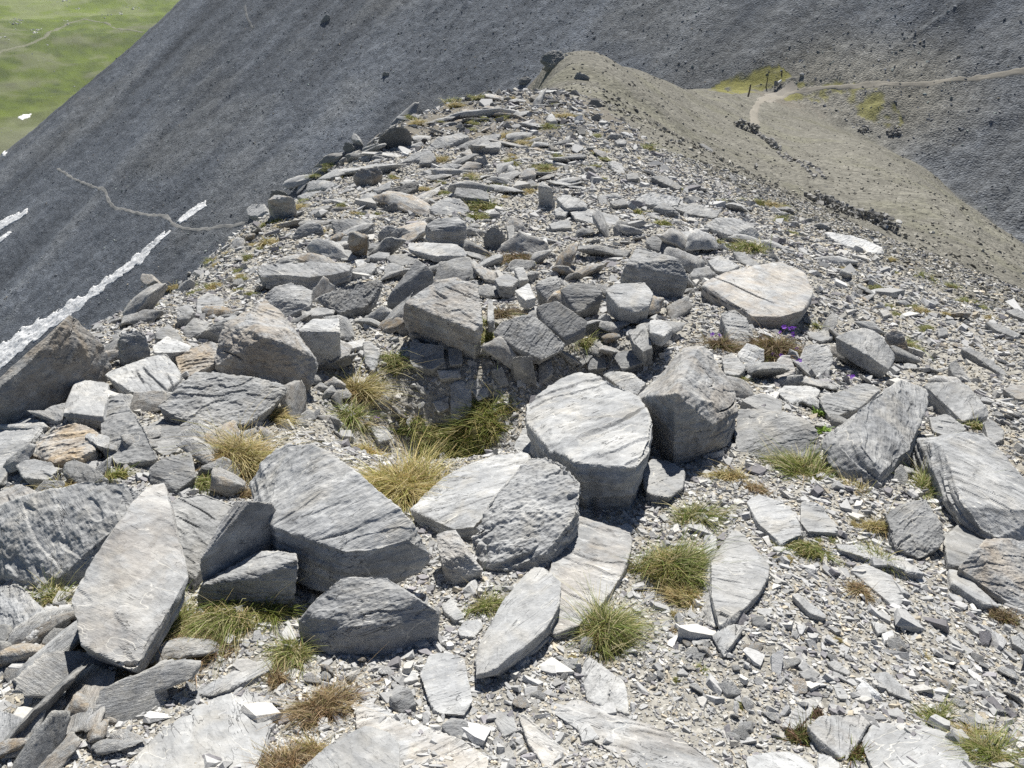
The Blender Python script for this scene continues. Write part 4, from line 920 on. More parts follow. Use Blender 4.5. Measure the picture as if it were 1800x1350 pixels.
scatter_stones([(0, 700), (190, 580), (320, 530), (480, 500), (620, 600), (600, 700), (500, 760), (440, 900), (240, 850), (0, 900)], 52, 46, 110, 'angular grey rock wedged into the boulder jumble on the left of the ring', 'wedged rocks left of the ring', 11, 0.45, 0.3, 1.2, 'wedged_rock', 0.1, 0.3)
scatter_stones([(0, 1060), (120, 1110), (230, 1240), (330, 1140), (320, 1290), (150, 1345), (0, 1345)], 24, 60, 150, 'angular grey rock lying at the shaded bottom left corner', 'rocks of the bottom left corner', 16, 0.4, 0.4, 1.4, 'corner_rock', 0.05, 0.2)
scatter_stones([(470, 470), (640, 400), (1000, 390), (1240, 440), (1230, 560), (1120, 640), (900, 640), (640, 600), (500, 530)], 90, 44, 112, 'angular grey rock packed into the back wall of the ring', 'packed rocks of the back wall', 12, 0.6, 0.2, 1.2, 'packed_rock', 0.06, 0.3)
scatter_stones([(1240, 540), (1300, 620), (1560, 560), (1720, 720), (1780, 860), (1640, 900), (1420, 760), (1280, 740)], 26, 44, 90, 'angular grey rock lying between the bigger blocks on the right of the ring', 'rocks right of the ring', 13, 0.4, -0.3, 1.3, 'angular_rock', 0.05, 0.3)
scatter_stones([(440, 400), (600, 290), (760, 200), (900, 180), (920, 300), (880, 390), (600, 420)], 26, 34, 80, 'tilted grey slate layer on the left side of the far crest', 'slate layers on the crest', 14, 0.2, 0.5, 2.2, 'slate_layer', 0.0, 0.3)
scatter_stones([(940, 280), (1150, 300), (1440, 400), (1500, 470), (1280, 450), (980, 400)], 12, 32, 66, 'pale slab lying on the right shoulder behind the ring', 'slabs on the right shoulder', 15, 0.2, -0.3, 1.8, 'pale_rock', 0.0, 0.3)

def scatter_mesh(name, lib, P, Mx, sc, tint, mat):
    """many small stones as one mesh; lib: list of (verts, tris)"""
    rg = np.random.default_rng(5); which = rg.integers(len(lib), size=len(P))
    Vs, Fs, Cs, off = [], [], [], 0
    for k, (v, f) in enumerate(lib):
        ii = np.nonzero(which == k)[0]
        if not len(ii): continue
        w = np.einsum('nij,vj->nvi', Mx[ii], v) * sc[ii][:, None, None] + P[ii][:, None, :]
        Vs.append(w.reshape(-1, 3)); Fs.append((f[None] + (np.arange(len(ii)) * len(v))[:, None, None] + off).reshape(-1, 3))
        Cs.append(np.repeat(tint[ii], len(v), axis=0)); off += len(ii) * len(v)
    me = mesh_from(name, np.vstack(Vs), np.vstack(Fs), mat, np.vstack(Cs))
    o = link(name, me); o['kind'] = 'stuff'
    return o
def bm_arrays(bm):
    bmesh.ops.triangulate(bm, faces=bm.faces[:]); bm.verts.ensure_lookup_table()
    for i, v in enumerate(bm.verts): v.index = i
    v = np.array([q.co[:] for q in bm.verts]); f = np.array([[q.index for q in t.verts] for t in bm.faces]); bm.free(); return v, f
def chip_shape(rg, flat):
    n = rg.integers(5, 8); a = np.sort(rg.uniform(0, 2 * math.pi, n) * 0.35 + np.linspace(0, 2 * math.pi, n, endpoint=False) * 0.8)
    rad = rg.uniform(0.7, 1.1, n); x, y = np.cos(a) * rad * 0.5, np.sin(a) * rad * 0.5 * rg.uniform(0.42, 0.8)
    t = flat * rg.uniform(0.7, 1.3)
    top = np.stack([x * 0.86 + rg.normal(0, .03, n), y * 0.86 + rg.normal(0, .03, n), t * 0.5 + x * rg.uniform(-.25, .25)], 1)
    mid = np.stack([x, y, np.full(n, -t * 0.5)], 1)
    return bm_arrays(hull_mesh([Vector(p) for p in np.vstack([top, mid])]))
CHIPS = [chip_shape(np.random.default_rng(300 + i), [0.1, 0.16, 0.24][i % 3]) for i in range(30)]
LUMPS = [bm_arrays(random_hull(np.random.default_rng(400 + i), 9, .5, .4, .3)) for i in range(20)]

def frames(N, yaw, rg, wob):
    n = len(yaw); z = N + rg.normal(0, 1, (n, 3)) * wob[:, None] * np.array([1, 1, .3]); z /= np.linalg.norm(z, axis=1)[:, None]
    x = np.stack([np.cos(yaw), np.sin(yaw), 0 * yaw], 1); x -= z * (x * z).sum(1)[:, None]; x /= np.linalg.norm(x, axis=1)[:, None]
    return np.stack([x, np.cross(z, x), z], 2)
def normals_at(x, y, r):
    e = 0.02 * r
    z0, zx, zy = base_z(x, y), base_z(x + e, y), base_z(x, y + e)
    n = np.stack([-(zx - z0) / e, -(zy - z0) / e, np.ones_like(x)], 1); return n / np.linalg.norm(n, axis=1)[:, None]

def near_rubble(n, seed):
    rg = np.random.default_rng(seed)
    r = (math.sqrt(0.75) + rg.random(n) * (math.sqrt(33) - math.sqrt(0.75))) ** 2
    a = rg.uniform(-0.92, 0.92, n); x, y = np.sin(a) * r, np.cos(a) * r
    z, w1, wm, wv, st, rr = ground_detail(x, y)
    px, py = project(np.stack([x, y, z], 1))
    bare = fbm2(x, y, 0.9, 4, 91)
    keep = (w1 > 0.6) & ~(in_poly(px + 14 * fbm2(x, y, .6, 3, 8), py + 14 * fbm2(x, y, .6, 3, 9), TAN) & (r > 7.5)) & (rg.random(n) < 1.0 - 0.8 * sstep(-0.05, 0.4, bare))
    x, y, z, r = x[keep], y[keep], z[keep], r[keep]; n = len(x)
    base = 0.0172 * r ** 0.56
    s = base * np.exp(rg.normal(-0.15, 0.5, n)); big = rg.random(n) < 0.05; s[big] *= rg.uniform(1.5, 2.4, big.sum())
    M = frames(normals_at(x, y, r), -0.55 + rg.normal(0, 0.8, n), rg, np.where(rg.random(n) < 0.2, 0.6, 0.24))
    t = rg.choice(5, size=n, p=[.5, .2, .14, .13, .03])
    pal = np.array([[.37, .374, .378], [.46, .455, .44], [.22, .215, .23], [.46, .415, .34], [.56, .55, .52]])
    t[(s > 1.35 * base) & (t > 2)] = 0
    col = pal[t] * np.exp(rg.normal(0, .14, n))[:, None]
    o = scatter_mesh('slate_rubble', CHIPS, np.stack([x, y, z + s * rg.uniform(-.02, .12, n)], 1), M, s, col, MAT_CHIP)
    o['label'] = 'loose pale slate chips covering the near ridge'; o['category'] = 'rubble'
near_rubble(200000, 21)

GRIT = []
for i in range(16):
    rg = np.random.default_rng(350 + i); a_ = np.linspace(0, 2 * math.pi, 4, endpoint=False) + rg.normal(0, .3, 4); rr_ = rg.uniform(.35, .55, 4)
    x_, y_ = np.cos(a_) * rr_, np.sin(a_) * rr_ * .65
    v_ = np.vstack([np.stack([x_ * .85, y_ * .85, .12 + x_ * rg.uniform(-.2, .2)], 1), np.stack([x_, y_, np.full(4, -.12)], 1)])
    GRIT.append((v_, np.array([[0, 1, 2], [0, 2, 3]] + [t for k in range(4) for t in ([k, k + 4, (k + 1) % 4], [(k + 1) % 4, k + 4, (k + 1) % 4 + 4])])))
def near_grit(n, seed):
    rg = np.random.default_rng(seed); r = (math.sqrt(0.75) + rg.random(n) * (math.sqrt(16) - math.sqrt(0.75))) ** 2
    a = rg.uniform(-0.9, 0.9, n); x, y = np.sin(a) * r, np.cos(a) * r; z, w1 = ground_detail(x, y)[:2]
    s = 0.0085 * r ** 0.66 * np.exp(rg.normal(0, .4, n)); M = frames(normals_at(x, y, r), rg.uniform(0, 6.3, n), rg, np.full(n, .35))
    pal = np.array([[.34, .34, .335], [.46, .45, .42], [.2, .2, .21], [.4, .36, .29]])
    col = pal[rg.choice(4, size=n, p=[.42, .28, .15, .15])] * np.exp(rg.normal(0, .15, n))[:, None]
    o = scatter_mesh('gravel', GRIT, np.stack([x, y, z + s * .08], 1), M, s, col, MAT_CHIP)
    o['label'] = 'fine pale gravel between the slate chips'; o['category'] = 'gravel'
near_grit(190000, 22)

def far_stones(name, n, rmin, rmax, amin, amax, smin, smax_, pw, pick, pal, probs, label, seed, sink=0.1):
    rg = np.random.default_rng(seed)
    r = rmin * (rmax / rmin) ** rg.random(n); a = rg.uniform(amin, amax, n); x, y = np.sin(a) * r, np.cos(a) * r
    z, w1, wm, wv, st, rr = ground_detail(x, y)
    px, py = project(np.stack([x, y, z], 1)); clump = fbm2(x, y, 0.045, 3, seed)
    keep = pick(px, py, r, w1, wm, wv, clump, rg)
    x, y, z, r = x[keep], y[keep], z[keep], r[keep]; n = len(x)
    s = smin * (smax_ / smin) ** (rg.random(n) ** pw) * np.clip(r / 28, 0.2, 1)
    M = frames(normals_at(x, y, r), rg.uniform(0, 6.3, n), rg, np.full(n, 0.35))
    col = np.array(pal)[rg.choice(len(pal), size=n, p=probs)] * np.exp(rg.normal(0, .2, n))[:, None]
    o = scatter_mesh(name, LUMPS, np.stack([x, y, z + s * sink], 1), M, s, col, MAT_SCREE)
    o['label'] = label; o['category'] = 'scree'
far_stones('dark_scree', 130000, 62, 290, -0.72, 0.75, 0.13, 0.7, 2.2, lambda px, py, r, w1, wm, wv, cl, rg: (wm > 0.5) & (rg.random(len(r)) < 0.45 + 0.9 * cl) & ~(in_poly(px, py, GRASS_A) & (rg.random(len(r)) < .9)) & ~(in_poly(px, py, GRASS_B) & (rg.random(len(r)) < .6)),
           [[.15, .16, .175], [.2, .205, .215], [.125, .133, .146], [.24, .275, .265], [.22, .2, .165]], [.4, .25, .15, .12, .08], 'dark stones strewn over the scree of the opposite mountainside', 31, -0.05)
far_stones('tan_slope_stones', 60000, 7.5, 115, -0.05, 0.72, 0.035, 0.34, 3.2, lambda px, py, r, w1, wm, wv, cl, rg: (w1 > 0.5) & in_poly(px, py, TAN) & (rg.random(len(r)) < 0.7 + 0.6 * cl),
           [[.2, .19, .165], [.27, .26, .23], [.14, .135, .125], [.34, .33, .3]], [.45, .3, .1, .15], 'small stones on the tan scree slope', 32, 0.05)
far_stones('flank_stones', 9000, 7, 70, -0.75, 0.12, 0.06, 0.6, 2.2, lambda px, py, r, w1, wm, wv, cl, rg: (w1 > 0.5) & ~in_poly(px, py, TAN) & (r > 14),
           [[.2, .2, .2], [.28, .27, .25], [.1, .1, .11]], [.5, .3, .2], 'stones on the steep hidden flank of the ridge', 33)
far_stones('valley_stones', 1500, 280, 1300, -0.75, -0.2, 0.5, 3.5, 2.5, lambda px, py, r, w1, wm, wv, cl, rg: (wv > 0.7) & (rg.random(len(r)) < 0.25 + 2.0 * np.clip(cl, 0, 1)),
           [[.4, .4, .38], [.3, .3, .29]], [.6, .4], 'pale boulders strewn over the green valley floor', 34)

def near_px(px, py, spots): return np.max([sstep(1, 0.3, np.hypot((px - a) / rx, (py - b) / ry)) for a, b, rx, ry in spots], axis=0)
far_stones('meadow_boulders', 60000, 420, 1300, -0.75, -0.2, 0.7, 3.6, 2.0, lambda px, py, r, w1, wm, wv, cl, rg: (wv > 0.7) & (rg.random(len(r)) < 0.9 * near_px(px, py, [(30, 38, 22, 9), (65, 55, 16, 6), (8, 68, 16, 6), (112, 6, 16, 9), (135, 16, 10, 5), (222, 12, 16, 4), (240, 14, 10, 6), (213, 22, 9, 6), (118, 38, 12, 4), (185, 30, 14, 6), (85, 79, 5, 2)])),
           [[.5, .5, .47], [.38, .38, .36]], [.6, .4], 'fields of pale boulders on the green valley floor', 35, 0.0)

# ---------------------------------------------------------------- snow, paths
def patch(name, poly, cell, lift, mat, label, cat, kind, jag, seed, col=None):
    pts = np.array([ground_hit(x, y, 55) for x, y in poly]); wp = pts[:, :2]
    x0, y0 = wp.min(0) - 1; x1, y1 = wp.max(0) + 1
    X, Y = np.meshgrid(np.arange(x0, x1, cell), np.arange(y0, y1, cell), indexing='ij'); x, y = X.ravel(), Y.ravel()
    jx, jy = jag * fbm2(x, y, 0.5, 4, seed), jag * fbm2(x, y, 0.5, 4, seed + 1)
    ins = in_poly(x + jx, y + jy, wp) & (fbm2(x, y, 0.9, 4, seed + 5) < 0.8)
    z = ground_detail(x, y)[0] + lift * (0.6 + 0.4 * fbm2(x, y, 0.4, 3, seed + 2))
    I = ins.reshape(X.shape); q = I[:-1, :-1] & I[1:, :-1] & I[:-1, 1:] & I[1:, 1:]
    i, j = np.nonzero(q); n = X.shape[1]; b = i * n + j
    if not len(b): return None
    top = np.stack([b, b + n, b + n + 1, b + 1], 1)
    used = np.unique(top); mp = -np.ones(len(x), int); mp[used] = np.arange(len(used))
    V = np.stack([x, y, z], 1)[used]; F = mp[top]
    # skirt down into the ground so that the sheet has a thickness
    E = {}
    for f in F:
        for k in range(4):
            e = (f[k], f[(k + 1) % 4]); E[e] = 1
    bd = [e for e in E if (e[1], e[0]) not in E]
    bv = sorted({v for e in bd for v in e}); lm = {v: len(V) + t for t, v in enumerate(bv)}
    V = np.vstack([V, V[bv] - np.array([0, 0, lift + 0.4])])
    F = np.vstack([F, np.array([[e[1], e[0], lm[e[0]], lm[e[1]]] for e in bd])])
    me = mesh_from(name, V, F, mat, None if col is None else np.tile(col, (len(V), 1)) * (1 + .1 * fbm(V * 0.5, 3, 3))[:, None], True)
    o = link(name, me); tag(o, label, cat, None, kind)
    return o
patch('snow_patch', [(-40, 650), (0, 606), (40, 576), (110, 540), (180, 494), (240, 448), (296, 406), (300, 409), (250, 458), (206, 492), (140, 540), (84, 580), (36, 618), (-40, 680)], 0.14, 0.12, MAT_SNOW, 'long narrow tongue of old snow lying in the gully behind the big dark-faced boulder', 'snow patch', 'thing', 1.0, 71)
patch('snow_patch', [(308, 394), (322, 376), (345, 360), (364, 350), (368, 358), (350, 372), (332, 386), (318, 397)], 0.14, 0.16, MAT_SNOW, 'small ragged snow patch above the bend of the faint path', 'snow patch', 'thing', 0.8, 74)
patch('snow_patch', [(-30, 408), (0, 388), (48, 370), (50, 378), (15, 398), (-30, 425)], 0.2, 0.16, MAT_SNOW, 'snow streak at the photo edge on the dark scree, above the long snow tongue', 'snow patch', 'thing', 0.8, 77)
patch('snow_patch', [(-20, 430), (2, 416), (20, 405), (22, 410), (4, 428), (-20, 445)], 0.2, 0.16, MAT_SNOW, 'smallest snow sliver just below the streak at the photo edge', 'snow patch', 'thing', 0.6, 80)
patch('snow_patch', [(30, 207), (40, 203), (58, 201), (52, 208), (38, 212)], 0.35, 0.2, MAT_SNOW, 'far bright snow patch where the green valley meets the scree', 'snow patch', 'thing', 0.9, 83)
patch('snow_patch', [(-20, 272), (12, 268), (6, 280), (-20, 290)], 0.3, 0.2, MAT_SNOW, 'small snow patch at the photo edge at the foot of the far scree', 'snow patch', 'thing', 0.9, 86)

def path_strip(pts, width, label, col, seed, lift=0.10):
    W = [np.array(ground_hit(x, y, 45)[:2]) for x, y in pts]; S = [W[0]]
    for a, b in zip(W[:-1], W[1:]):
        m = max(2, int(np.linalg.norm(b - a) / 0.4))
        S += [a + (b - a) * t for t in np.linspace(0, 1, m + 1)[1:]]
    S = np.array(S)
    for _ in range(6): S[1:-1] = 0.25 * S[:-2] + 0.5 * S[1:-1] + 0.25 * S[2:]
    T = np.gradient(S, axis=0); T /= np.linalg.norm(T, axis=1)[:, None] + 1e-9; Nn = np.stack([-T[:, 1], T[:, 0]], 1)
    n = 7; V = []
    wj = width * (0.9 + 0.55 * fbm2(S[:, 0], S[:, 1], 0.4, 3, seed))
    for k in range(n):
        Q = S + Nn * ((k / (n - 1) - 0.5) * wj)[:, None]
        z = ground_detail(Q[:, 0], Q[:, 1])[0] + lift * (0.5 if 0 < k < n - 1 else -0.6)
        V.append(np.stack([Q[:, 0], Q[:, 1], z], 1))
    V = np.stack(V, 1).reshape(-1, 3); m = len(S)
    i, j = np.meshgrid(np.arange(m - 1), np.arange(n - 1), indexing='ij'); b = (i * n + j).ravel()
    F = np.stack([b, b + 1, b + n + 1, b + n], 1)
    me = mesh_from('path', V, F, MAT_PATH, np.tile(col, (len(V), 1)), True)
    o = link('path', me); o['kind'] = 'structure'; o['label'] = label
path_strip([(1900, 106), (1800, 124), (1700, 140), (1600, 148), (1500, 152), (1420, 155), (1385, 161), (1352, 172), (1330, 185), (1325, 200), (1329, 226)], 1.1, 'pale footpath crossing the col and running off to the right', np.array([.25, .235, .205]), 51)
path_strip([(1340, 178), (1360, 165), (1385, 156), (1400, 148)], 2.6, 'trodden ground beside the posts', np.array([.25, .235, .21]), 52, 0.06)
path_strip([(100, 296), (135, 318), (165, 328), (185, 335), (190, 352), (200, 365), (240, 375), (290, 378), (305, 395), (320, 402), (360, 404), (430, 394)], 0.85, 'faint footpath winding across the dark scree', np.array([.235, .235, .23]), 53)
path_strip([(430, 10), (435, 35), (446, 50)], 0.8, 'short faint track high on the dark scree', np.array([.15, .155, .16]), 54)

path_strip([(-20, 100), (0, 92), (40, 78), (80, 64), (110, 48), (132, 36), (150, 33)], 5.0, 'pale track crossing the green valley floor', np.array([.16, .165, .11]), 55, 0.5)
path_strip([(150, 33), (190, 42), (215, 51), (252, 58)], 4.0, 'fainter end of the valley track', np.array([.16, .165, .11]), 56, 0.5)
# ---------------------------------------------------------------- posts and dry stone walls at the col
def post(base, hpx, lean, rad, label):
    G = ground_hit(base[0], base[1], 45); mpp = (G[1] * CP - G[2] * SP) / F_PX; H = hpx * mpp
    z0 = ground_detail(G[:1], G[1:2])[0][0]
    bm = bmesh.new(); rings = []
    for k, t in enumerate((-0.3, 0.0, 0.5, 0.93, 1.0)):
        rr = rad * (1.05 - 0.25 * t) * (0.7 if k == 4 else 1)
        c = Vector((lean * H * t + 0.02 * math.sin(5 * t), 0, H * t))
        rings.append([bm.verts.new(c + Vector((math.cos(a) * rr, math.sin(a) * rr, 0.03 * math.sin(3 * a + k)))) for a in np.linspace(0, 2 * math.pi, 9)[:-1]])
    for a, b in zip(rings[:-1], rings[1:]):
        for k in range(8): bm.faces.new((a[k], a[(k + 1) % 8], b[(k + 1) % 8], b[k]))
    bm.faces.new(rings[-1])
    me = bpy.data.meshes.new('wooden_post'); bm.to_mesh(me); bm.free(); me.materials.append(MAT_WOOD)
    o = link('wooden_post', me, (G[0], G[1], z0)); tag(o, label, 'post')
post((1315, 168), 21, 0.10, 0.11, 'thick dark wooden post standing nearest the pale path at the col')
post((1347, 149), 17, 0.05, 0.075, 'thin wooden post in the green grass behind the thick dark post')
post((1374, 128), 6, 0.1, 0.1, 'short stub of a post on the slope above the col')

def dry_wall(p0, p1, height, thick, seed, label, ragged=0.35, cat='stone wall', name='dry_stone_wall', tint=(.24, .237, .23), k=1.0):
    rg = np.random.default_rng(seed)
    A, B = ground_hit(p0[0], p0[1], 20), ground_hit(p1[0], p1[1], 20)
    L = np.linalg.norm((B - A)[:2]); T = (B - A)[:2] / L; Nn = np.array([-T[1], T[0]])
    P, M, S, C = [], [], [], []
    courses = max(1, int(round(height / 0.15)))
    for c in range(courses):
        for side in np.linspace(-0.5, 0.5, max(2, int(thick / 0.25))):
            u = rg.uniform(0, 0.3)
            while u < L:
                l = rg.uniform(0.3, 0.62)
                if rg.random() > ragged * (c / courses) ** 1.5 * 1.6:
                    q = A[:2] + T * u + Nn * (side * thick + rg.normal(0, .04)); P.append([q[0], q[1], c * height / courses + rg.normal(0, .02)])
                    yaw = math.atan2(T[1], T[0]) + rg.normal(0, .3); M.append(frame_of((0, 0, 1), yaw, rg, 0.12)); S.append(l * k * (rg.uniform(.5, 1.2) if k > 1 else 1)); C.append(np.array(tint) * math.exp(rg.normal(0, .3)))
                u += l * 0.75 * k
    P = np.array(P); z = ground_detail(P[:, 0], P[:, 1])[0]; P[:, 2] += z
    o = scatter_mesh(name, LUMPS, P, np.array(M), np.array(S), np.array(C), MAT_SCREE)
    tag(o, label, cat, None, 'thing')
dry_wall((1440, 352), (1566, 410), 0.6, 0.4, 1, 'straight dark dry stone wall on the tan slope just beyond the near ridge', 0.25, tint=(.19, .19, .187), k=.7)
dry_wall((1292, 224), (1331, 238), 0.8, 0.6, 2, 'tumbled thick dry stone wall beside the lower end of the path')
dry_wall((1333, 240), (1368, 262), 0.4, 0.4, 3, 'low broken run of wall below the tumbled thick wall', 0.6)
dry_wall((1372, 268), (1400, 285), 0.18, 0.6, 4, 'scattered line of fallen wall stones between the two walls', 0.5, 'rubble')
dry_wall((1408, 280), (1440, 312), 0.2, 0.6, 5, 'thin row of fallen stones leading down towards the straight dark wall', 0.5, 'rubble')
dry_wall((1425, 348), (1450, 364), 0.3, 0.5, 6, 'few low stones at the upper end of the straight dark wall', 0.5, 'rubble')
dry_wall((1558, 234), (1584, 226), 0.4, 0.9, 7, 'heap of grey stones at the foot of the grassy patch right of the path', 0.3, 'stone heap')
dry_wall((1512, 226), (1524, 234), 0.35, 1.0, 8, 'small scatter of pale stones left of the grey stone heap', 0.4, 'stone heap')
rock('rock', 'F', '1360,150,2 1361,142,6 1367,141,7 1369,146,3 1366,150,1', 'small dark boulder with white stone beside it at the edge of the col path', tone=.5, tilt=35)
rock('flat_rock', 'F', '1365,144,2 1373,139,2 1375,140,2 1367,146,2', 'thin white stone lying on the ground by the small dark boulder at the col', tone=1.9, tilt=35, cuts=0)
rock('rock', 'F', '1404,130,3 1409,127,5 1414,128,5 1413,132,2', 'pale-topped stone above the path right of the col', tone=1.1, tilt=35)
rock('rock_outcrop', 'D2', '630,150,60 740,60,110 800,45,130 880,55,160 925,140,90 890,220,20 800,190,80 720,220,30', 'jagged dark crag on top of the far knob', tone=.6, rough=2, tilt=40, cat='rock')
rock('rock_outcrop', 'D2', '660,240,30 720,200,60 820,180,60 900,200,30 800,270,10', 'dark broken ledge just below the jagged crag', tone=.7, rough=2, tilt=40, cat='rock')
rock('rock_outcrop', 'D2', '410,400,20 440,340,60 500,310,60 560,340,30 520,400,10', 'dark pointed crag at the foot of the knob on its shaded side', tone=.5, rough=2, tilt=40, cat='rock')
rock('rock', 'D2', '905,95,20 930,80,30 970,100,20 940,125,10', 'white stone on the very top of the far knob', tone=1.5, tilt=40)
rock('rock_outcrop', 'F', '560,40,3 572,24,9 580,25,8 578,38,2', 'lone dark boulder high on the upper scree', tone=.65, tilt=45, cat='rock')
rock('rock_outcrop', 'F', '668,132,3 675,124,8 684,126,7 682,134,2', 'dark stone alone in the middle of the scree', tone=.65, tilt=45, cat='rock')
# ---------------------------------------------------------------- grass and plants
STRAW = [(.50, .42, .22), (.42, .36, .17), (.30, .30, .10), (.56, .49, .29)]
GREEN = [(.18, .23, .04), (.25, .29, .07), (.14, .19, .04), (.38, .36, .15), (.45, .40, .2)]
MIXED = [(.18, .24, .05), (.28, .31, .10), (.46, .43, .24), (.14, .20, .04), (.38, .37, .18), (.54, .49, .31), (.2, .25, .06)]
GOLD = [(.56, .46, .22), (.48, .40, .17), (.62, .54, .32), (.34, .35, .10), (.42, .40, .15)]
DRY = [(.40, .31, .18), (.32, .24, .14), (.50, .42, .27), (.24, .22, .09), (.20, .14, .09)]
BROWN = [(.20, .15, .09), (.28, .21, .13), (.14, .11, .07), (.19, .2, .06), (.33, .26, .17)]

def blades(rg, P0, up, out, L, w, pal, droop, lean, seg=3):
    n = len(P0)
    d = up[None] * 1.0 + out * lean[:, None]; d /= np.linalg.norm(d, axis=1)[:, None]
    oh = out / (np.linalg.norm(out, axis=1)[:, None] + 1e-6)
    sd = np.cross(d, rg.normal(size=(n, 3))); sd /= np.linalg.norm(sd, axis=1)[:, None]
    V, C = [], []
    base = np.array(pal)[rg.integers(len(pal), size=n)] * np.exp(rg.normal(0, .18, n))[:, None]
    for k in range(seg + 1):
        t = k / seg
        c = P0 + d * (L * t)[:, None] + oh * (L * droop * t * t * .8)[:, None] - up[None] * (L * droop * t ** 2 * .55)[:, None]
        ww = w * (1 - 0.85 * t ** 1.5)
        V += [c - sd * ww[:, None] * .5, c + sd * ww[:, None] * .5]
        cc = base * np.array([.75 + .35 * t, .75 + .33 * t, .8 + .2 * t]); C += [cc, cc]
    V = np.stack(V, 1).reshape(-1, 3); C = np.stack(C, 1).reshape(-1, 3); m = 2 * (seg + 1)
    b = np.arange(n)[:, None] * m
    F = np.vstack([np.stack([b[:, 0] + 2 * k, b[:, 0] + 2 * k + 1, b[:, 0] + 2 * k + 3, b[:, 0] + 2 * k + 2], 1) for k in range(seg)])
    return V, F, C

def local_plane(px, py, lift=0.0):
    G = ground_hit(px, py); dist = np.linalg.norm(G); N = ground_normal(G[0], G[1], 0.06 * dist)
    mpp = (G[1] * CP - G[2] * SP) / F_PX
    if lift: G = G - G / dist * (lift * mpp / max(0.3, -(G / dist) @ N)) + 0 * N
    return G, N, mpp, dist
TUFT_N = [0]
def tuft(px, py, w, h, pal, label, n=260, lift=0, depth=0.8, dome=0.25, droop=0.7, name='grass_tuft', cat='grass tuft', stalks=0, stalk_h=3.0, group=None, bend=(0, 0), width=1.0):
    """px, py: foot of the tuft in the middle; w: seen width of its base; h: seen blade length"""
    TUFT_N[0] += 1; rg = np.random.default_rng(2000 + TUFT_N[0])
    G, N, mpp, dist = local_plane(px, py, lift)
    up = np.array([0, 0, 1.0]) * .7 + N * .3; up /= np.linalg.norm(up)
    R, L0 = w * .56 * mpp, h * mpp * .85; n = int(n * 2.4); droop *= 1.3
    # foot of the tuft: centre the base disc so that its near rim meets the foot
    c = np.zeros(3)
    a, rho = rg.uniform(0, 2 * math.pi, n), np.sqrt(rg.random(n))
    lob = 0.75 + 0.28 * np.sin(a * 2 + TUFT_N[0]) + 0.22 * np.sin(a * 5 + 2 * TUFT_N[0]) + .12 * np.sin(a * 9 + TUFT_N[0])
    q = np.stack([np.cos(a) * rho * R * lob, np.sin(a) * rho * R * lob * depth, np.zeros(n)], 1)
    q[:, 2] = -(N[0] * q[:, 0] + N[1] * q[:, 1]) / N[2] + dome * R * (1 - rho ** 2) - 0.02 * R
    # several sub-clumps, each combed its own way
    ns = rg.integers(5, 9); sc_ = rg.normal(0, .55, (ns, 2)); sdir = rg.normal(0, .75, (ns, 2)); sl = rg.uniform(.45, 1.15, ns)
    sub = np.argmin(((q[:, None, :2] / R - sc_[None]) ** 2).sum(2) + rg.exponential(.12, (n, ns)), axis=1)
    out = np.stack([np.cos(a), np.sin(a), 0 * a], 1) * (rho[:, None] * .45 + .1)
    out[:, :2] += sdir[sub] + rg.normal(0, .5, (n, 2)) + np.array([bend[0], bend[1]])
    L = L0 * np.exp(rg.normal(-.3, .42, n)) * sl[sub]; th = rg.random(n) < 0.38; wd = np.full(n, max(0.0016, mpp * 1.3) * width) * rg.uniform(.6, 1.2, n)
    # matted thatch of old leaves lying in every direction round the foot
    L[th] *= .5; out[th] = rg.normal(0, 1, (th.sum(), 3)) * np.array([1, 1, .1]); q[th, :2] *= rg.uniform(.9, 1.3, th.sum())[:, None]
    q[th, 2] = -(N[0] * q[th, 0] + N[1] * q[th, 1]) / N[2] + dome * R * np.clip(1 - (q[th, 0] ** 2 + q[th, 1] ** 2) / R ** 2, 0, 1)
    ln = rg.uniform(.2, 1.3, n); ln[th] = rg.uniform(1.2, 4, th.sum())
    V, F, C = blades(rg, q, up, out, L, wd, pal, droop * rg.uniform(.2, 1.6, n), ln)
    C = C * np.where(np.repeat(th, 8)[:, None], np.array([[1.0, .86, .8]]), 1.0)
    # the felt of old leaves at the foot
    nr, na = 6, 18; Vm, Cm = [], []
    for i in range(nr + 1):
        for j in range(na):
            t = j / na * 2 * math.pi; rr = i / nr * 1.02; lb = 0.75 + 0.25 * math.sin(t * 2 + TUFT_N[0]) + 0.15 * math.sin(t * 5 + 2 * TUFT_N[0])
            x, y = math.cos(t) * rr * R * lb, math.sin(t) * rr * R * lb * depth
            Vm.append([x, y, -(N[0] * x + N[1] * y) / N[2] + dome * R * (1 - rr * rr) + rg.normal(0, .03) * R - .05 * R * rr])
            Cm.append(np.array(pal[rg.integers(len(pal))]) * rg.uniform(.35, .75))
    Fm = [[i * na + j, i * na + (j + 1) % na, (i + 1) * na + (j + 1) % na, (i + 1) * na + j] for i in range(nr) for j in range(na)]
    F = np.vstack([F, np.array(Fm) + len(V)]); V = np.vstack([V, Vm]); C = np.vstack([C, Cm])
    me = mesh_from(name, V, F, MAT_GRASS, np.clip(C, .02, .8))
    o = link(name, me, G); tag(o, label, cat, group, 'thing')
    for k in range(stalks):
        m = 1; aa = rg.uniform(0, 6.28)
        V2, F2, C2 = blades(rg, rg.normal(0, .4 * R, (1, 3)) * np.array([1, 1, 0]), up, np.array([[math.cos(aa), math.sin(aa), 0]]), np.array([L0 * stalk_h * rg.uniform(.7, 1.2)]), np.array([max(.002, mpp * 1.5)]), [(.55, .48, .3)], np.array([.25]), np.array([.35]), 7)
        s_ = link('stalk', mesh_from('stalk', V2, F2, MAT_GRASS, C2), (0, 0, 0), o)
    return o

